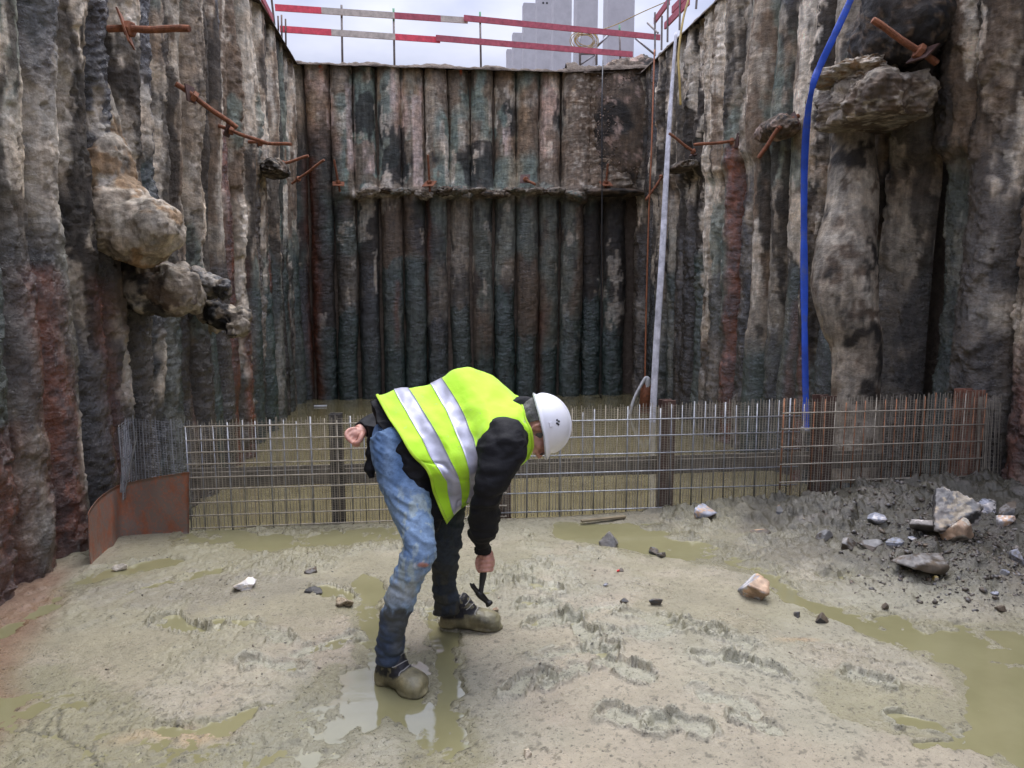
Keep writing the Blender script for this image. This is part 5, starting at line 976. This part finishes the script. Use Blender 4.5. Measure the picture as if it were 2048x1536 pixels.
# --- boots
def boot(heel, toe, ankle, label, tall=.15, zoff=0.):
    h, t_ = np.array(heel, float), np.array(toe, float); h[2] = t_[2] = 0; fx = t_ - h; L_ = np.linalg.norm(fx); fx /= L_; sy = np.array([-fx[1], fx[0], 0]); up = np.array([0, 0, 1.]); k = L_ / .30
    Q = lambda x, y, z: h + fx * x * k + sy * y + up * (z + zoff)
    R_ = np.stack([fx, sy, up], 1); mb = MB()
    rows = [(.005, .030, .030, .035), (.03, .043, .045, .047), (.08, .046, .05, .052), (.14, .048, .050, .050), (.19, .053, .045, .045), (.235, .055, .040, .040), (.27, .048, .034, .036), (.292, .03, .024, .03)]
    a = np.linspace(0, 2 * math.pi, 28, endpoint=False); G = np.array([[Q(x, w_ * np.sign(math.cos(t)) * abs(math.cos(t)) ** .75, zc + hh * (np.sign(math.sin(t)) * abs(math.sin(t)) ** .75)) for t in a] for x, w_, hh, zc in rows]); G = spline(G, 40)
    mb.add(G.reshape(-1, 3), grid_faces(40, 28, True).tolist() + [list(range(28))[::-1], list(range(39 * 28, 40 * 28))])
    for x, w_, s_ in ((.045, .045, .05), (.22, .058, .08)): V, F = ell(Q(x, 0, .014), (s_ * k * 1.1, w_, .019), R_); mb.add(V, F)
    V, F = ell(Q(.232, 0, .045), (.060 * k, .049, .039), R_); mb.add(V, F)
    an = np.array(ankle, float); V, F = tube(spline(np.array([Q(.065, 0, .05), Q(.068, 0, .10), (Q(.065, 0, .14) + an) / 2, an]), 20), np.interp(np.arange(20), [0, 10, 19], [.046, .047, .048]), 28); mb.add(V, F)
    V, F = tube([Q(.17, 0, .05), Q(.12, 0, .095), Q(.09, 0, .13)], [.04, .043, .042], 20); mb.add(V, F)
    V, F, Nn = fused(mb, .0055, 4); V = V + Nn * (fbm(V, 14, o=3) * .006 + fbm(V, 40, o=3) * .0025)[:, None]
    x = (V - h) @ fx / k; z = V[:, 2] - zoff; n = fbm(V, 14, o=4, g=.6); c = np.broadcast_to(np.array((.014, .014, .018)), V.shape).copy()
    md = ss(.0, .018, (.055 + .035 * ss(.12, .24, x)) * 1.25 + .02 * n - z); mc = np.array((.165, .150, .085)); c = c + (mc - c) * md[:, None]; sp_ = ss(.28, .36, fbm(V, 45, o=2)) * (1 - md) * .6; c = c + (mc * 1.3 - c) * sp_[:, None]
    b = new('boot', V, F, M['boot'], pr_, col=np.concatenate([c, .12 + .26 * md[:, None]], 1)); b['label'] = label
    lm = MB(); bb = BVHTree.FromPolygons(V.tolist(), [list(f) for f in F])
    for j in range(5):
        x0 = .085 + .022 * j; z0 = .165 - .021 * j; pts = []
        for s_ in np.linspace(-.045, .045, 9): p, nn_, i_, dd = bb.find_nearest(Vector(Q(x0 + (.012 if j % 2 else -.008) * s_ / .045, s_, z0).tolist())); pts.append(np.array(p + nn_ * .002))
        lm.tube(pts, .0022, 5)
    lm.build('lace', M['lace'], b)
zg = lambda px, py: onz(px, py)
b0 = gz(*onz(800, 1375)[:2]); b1 = gz(*onz(930, 1262)[:2])
boot(onz(757, 1352), onz(851, 1387), atd(778, 1316, 2.85), 'nearer mud coated boot', zoff=max(b0, -.012) - .004)
boot(onz(880, 1250), onz(1003, 1258), atd(893, 1222, 3.24), 'farther mud coated boot', zoff=max(b1, -.012) - .004)
# --- body: one continuous skin (head, neck, arms, hands, trunk, legs)
mb = MB(); HC = atd(1077, 853, 2.98); cv = RT * .972 + UP * .237; fv = RT * .237 - UP * .972; sv = -FW; HR = np.stack([fv, sv, cv], 1); Hq = lambda f, s, c_: HC + fv * f + sv * s + cv * c_
def he(c_, ax): V, F = ell(Hq(*c_), ax, HR); mb.add(V, F)
def ht(pts, r, n=10): V, F = tube([Hq(*p) for p in pts], r, n); mb.add(V, F)
he((-.012, 0, .025), (.098, .075, .098)); he((.03, 0, -.035), (.068, .062, .075)); he((.052, 0, -.092), (.040, .042, .032)); he((.080, 0, .028), (.022, .055, .016))
ht([(.086, 0, .02), (.104, 0, -.012), (.114, 0, -.026), (.098, 0, -.034)], [.011, .012, .013, .009]); he((.097, .013, -.03), (.012, .010, .009)); he((.097, -.013, -.03), (.012, .010, .009))
for s in (-1, 1):
    he((.060, s * .036, -.018), (.026, .022, .022)); he((.080, s * .032, .008), (.012, .014, .011))
    ht([(.000, s * .071, -.030), (-.010, s * .082, -.012), (-.014, s * .086, .012), (-.004, s * .083, .028), (.008, s * .076, .018)], [.007, .007, .0065, .0065, .005], 8); he((-.002, s * .075, .0), (.014, .006, .026))
ht([(.090, -.022, -.066), (.097, 0, -.067), (.090, .022, -.066)], [.004, .007, .004]); ht([(.086, -.02, -.078), (.092, 0, -.079), (.086, .02, -.078)], [.004, .007, .004])
V, F = tube([Hq(-.03, 0, -.03), Hq(-.035, 0, -.09), atd(1030, 826, 3.04), atd(990, 845, 3.06)], [.06, .055, .05, .05], 20); mb.add(V, F)
V, F = tube([atd(1015, 835, 3.05), atd(950, 850, 3.06), atd(880, 865, 3.07), atd(810, 885, 3.08)], [.07, .08, .08, .08], 24); mb.add(V, F)
for s_ in ([(1000, 860, 2.95, 24), (1000, 900, 2.84, 24), (975, 985, 2.79, 22), (968, 1050, 2.88, 18), (965.5, 1090, 2.935, 13.5), (967, 1104, 2.95, 14)], [(985, 825, 3.2, 22), (880, 845, 3.33, 22), (790, 846, 3.36, 22), (735, 857, 3.26, 14.5), (717, 864, 3.225, 14)], [(805, 890, 2.99, 42), (817, 1000, 2.89, 31), (836, 1095, 2.81, 23), (825, 1132, 2.805, 20), (806, 1189, 2.82, 19), (790, 1240, 2.83, 9), (784, 1270, 2.845, 5)], [(850, 920, 3.18, 42), (893, 1022, 3.13, 24), (891, 1110, 3.16, 15), (890, 1160, 3.195, 9), (891, 1185, 3.21, 5)]):
    P, r = limb_pts(s_, 40); V, F = tube(P, r, 20); mb.add(V, F)
def hand(pal, fingers, thumb):
    for c_, ax in pal: V, F = ell(atd(*c_), ax); mb.add(V, F)
    for f in fingers: a = spline(np.array([atd(*p) for p in f]), 12); V, F = tube(a, np.linspace(.0086, .0066, 12), 10); mb.add(V, F); V, F = ell(a[-1], (.0066,) * 3, n=(8, 10)); mb.add(V, F)
    a = spline(np.array([atd(*p) for p in thumb]), 12); V, F = tube(a, np.linspace(.0135, .0088, 12), 10); mb.add(V, F); V, F = ell(a[-1], (.0088,) * 3, n=(8, 10)); mb.add(V, F)
# right hand closed round the hammer handle, little finger uppermost
hx = lambda y: 970.5 - (y - 1120) * .138
fing = []
for i, (y, ex) in enumerate(((1113, -1), (1122, 1), (1131, 1.5), (1139.5, 0))):
    x = hx(y); fing.append([(978 + ex, y - 6, 2.982), (984 + ex, y - 1, 2.955), (977 + ex, y + 1, 2.925), (x - 5, y + 1.5, 2.930), (x - 9, y, 2.952), (x - 5, y - .5, 2.972)])
hand([((972, 1112, 2.962), (.030, .026, .036)), ((977, 1124, 2.978), (.026, .022, .042))], fing, [(966, 1108, 2.955), (957, 1118, 2.955), (955.5, 1131, 2.955), (959, 1142, 2.95)])
# left hand loosely closed behind the back
fing = [[(712 + 3 * i, 857 + 4.8 * i, 3.205), (699 + 4.6 * i, 859 + 6.2 * i, 3.190), (691.5 + 5.3 * i, 868 + 5.8 * i, 3.174), (696 + 5 * i, 879 + 4 * i, 3.166), (704 + 4.6 * i, 883 + 2.4 * i, 3.170)] for i in range(4)]
hand([((717, 867, 3.218), (.034, .028, .028)), ((707, 872, 3.206), (.034, .028, .033))], fing, [(724, 866, 3.19), (722, 876, 3.170), (717, 884, 3.160), (710, 886, 3.158)])
V, F, Nn = fused(mb, .0036, 1); V = V + Nn * (fbm(V, 30, o=2) * .0008)[:, None]
new('body', V, F, M['skin'], pr_)
# --- hair, glasses, helmet
V, F = ell(Hq(-.022, 0, .022), (.096, .080, .100), HR, (60, 80)); V = V + (V - HC) * (fbm(V, 30, o=3) * .06)[:, None]; q_ = (V - HC) @ HR; keep = ~((q_[:, 0] > .052)); Fk = [f for f in F if all(keep[i] for i in f) and all(q_[i, 2] > -.085 or q_[i, 0] < -.04 for i in f) and not all(abs(q_[i, 1]) > .05 and -.03 < q_[i, 0] < .025 and q_[i, 2] < .03 for i in f)]
new('hair', V, Fk, M['hair'], pr_)
gm = MB()
for s in (-1, 1):
    a = np.linspace(0, 2 * math.pi, 22); gm.tube([Hq(.106, s * .033 + .023 * math.cos(t), -.004 + .017 * math.sin(t)) for t in a], .0017, 5, False); gm.tube([Hq(.104, s * .056, .004), Hq(.07, s * .074, .008), Hq(-.005, s * .083, .008)], .0017, 5)
gm.tube([Hq(.108, -.010, 0), Hq(.112, 0, .003), Hq(.108, .010, 0)], .0017, 5); gm.build('glasses', M['black'], pr_, smooth=True)
nt_, na_ = 60, 96; th = np.linspace(.0, 1, nt_); ph = np.linspace(0, 2 * math.pi, na_, endpoint=False); T, Fh = np.meshgrid(th, ph, indexing='ij')
el = T * rad(96); rf = np.sin(np.minimum(el, rad(96))); zz = np.cos(el); fr = np.cos(Fh); lip = ss(.93, 1.0, T) * (.10 + .12 * ss(.3, 1, fr))
f_ = -.006 + .119 * rf * fr * (1 + lip); s_ = .104 * rf * np.sin(Fh) * (1 + lip * .8); c_ = .022 + .106 * zz - .012 * ss(.94, 1, T) * ss(.2, 1, fr)
rg = .006 * (ss(.030, .024, np.abs(s_)) - .5 * ss(.014, .008, np.abs(s_))) * ss(1.0, .8, T) * ss(0, .1, T); c_ = c_ + rg * zz; f_ = f_ + rg * rf * fr
G = HC + f_[..., None] * fv + s_[..., None] * sv + c_[..., None] * cv; Gi = HC + (f_ * .965)[..., None] * fv + (s_ * .965)[..., None] * sv + (c_ - .0035)[..., None] * cv; k = nt_ * na_; Fq = grid_faces(nt_, na_, True); e0 = np.arange(na_) + (nt_ - 1) * na_; e1 = (np.arange(na_) + 1) % na_ + (nt_ - 1) * na_
hel = new('helmet', np.concatenate([G.reshape(-1, 3), Gi.reshape(-1, 3)]), np.concatenate([Fq[:, ::-1], Fq + k, np.stack([e0, e1, e1 + k, e0 + k], 1)]), M['helmet'], pr_); hel['label'] = 'white hard hat'
hb = BVHTree.FromPolygons(G.reshape(-1, 3).tolist(), Fq.tolist())
for dx, dy in ((1123, 838), (1129, 841), (1122, 846), (1127, 849)):
    p, n, i_, dd = hb.find_nearest(Vector(atd(dx, dy, 2.86).tolist())); n = Vector((np.array(p) - HC).tolist()).normalized(); mm_ = MB(); mm_.tube([np.array(p - n * .002), np.array(p + n * .0012)], .0045, 10); mm_.build('vent_hole', M['black'], hel)
p, n, i_, dd = hb.find_nearest(Vector(atd(1104, 849, 2.86).tolist())); n = (np.array(p) - HC); n /= np.linalg.norm(n); mm_ = MB(); mm_.bar(np.array(p) - fv * .009 + n * .001, np.array(p) + fv * .009 + n * .001, .012, .005, up=n); mm_.build('side_slot', M['helmet'], hel)
# ---------------------------------------------------------------- claw hammer held in the right hand
t = thing('hammer', atd(961, 1189, 2.985), 'dark claw hammer held head down in the gloveless right hand', 'hammer')
P, r = limb_pts([(974, 1096, 2.957, 6.5), (972, 1108, 2.957, 7), (970.5, 1120, 2.957, 6.3), (968, 1138, 2.96, 6.3), (966, 1153, 2.965, 7.0), (963.5, 1170, 2.975, 5.2), (961.5, 1187, 2.983, 5.0)], 40); mb = MB(); mb.tube(P, r, 14); mb.build('handle', M['grip'], t, smooth=True)
mb = MB(); P, r = limb_pts([(979.5, 1209, 2.99, 7.6), (977.5, 1206.5, 2.989, 7.8), (974, 1203, 2.988, 5.4), (968, 1197, 2.986, 6.2), (961, 1190, 2.984, 7.4), (955, 1184, 2.983, 6.4)], 24); mb.tube(P, r, 14)
for s in (-1, 1):
    P, r = limb_pts([(957, 1186, 2.983, 6), (951, 1179, 2.983 + s * .004, 4.8), (946.5 + s * 1.6, 1173, 2.983 + s * .010, 3.6), (943.5 + s * 3.0, 1166.5, 2.983 + s * .013, 1.6)], 20); mb.tube(P, r, 8)
mb.build('hammer_head', M['hammer'], t, smooth=True)
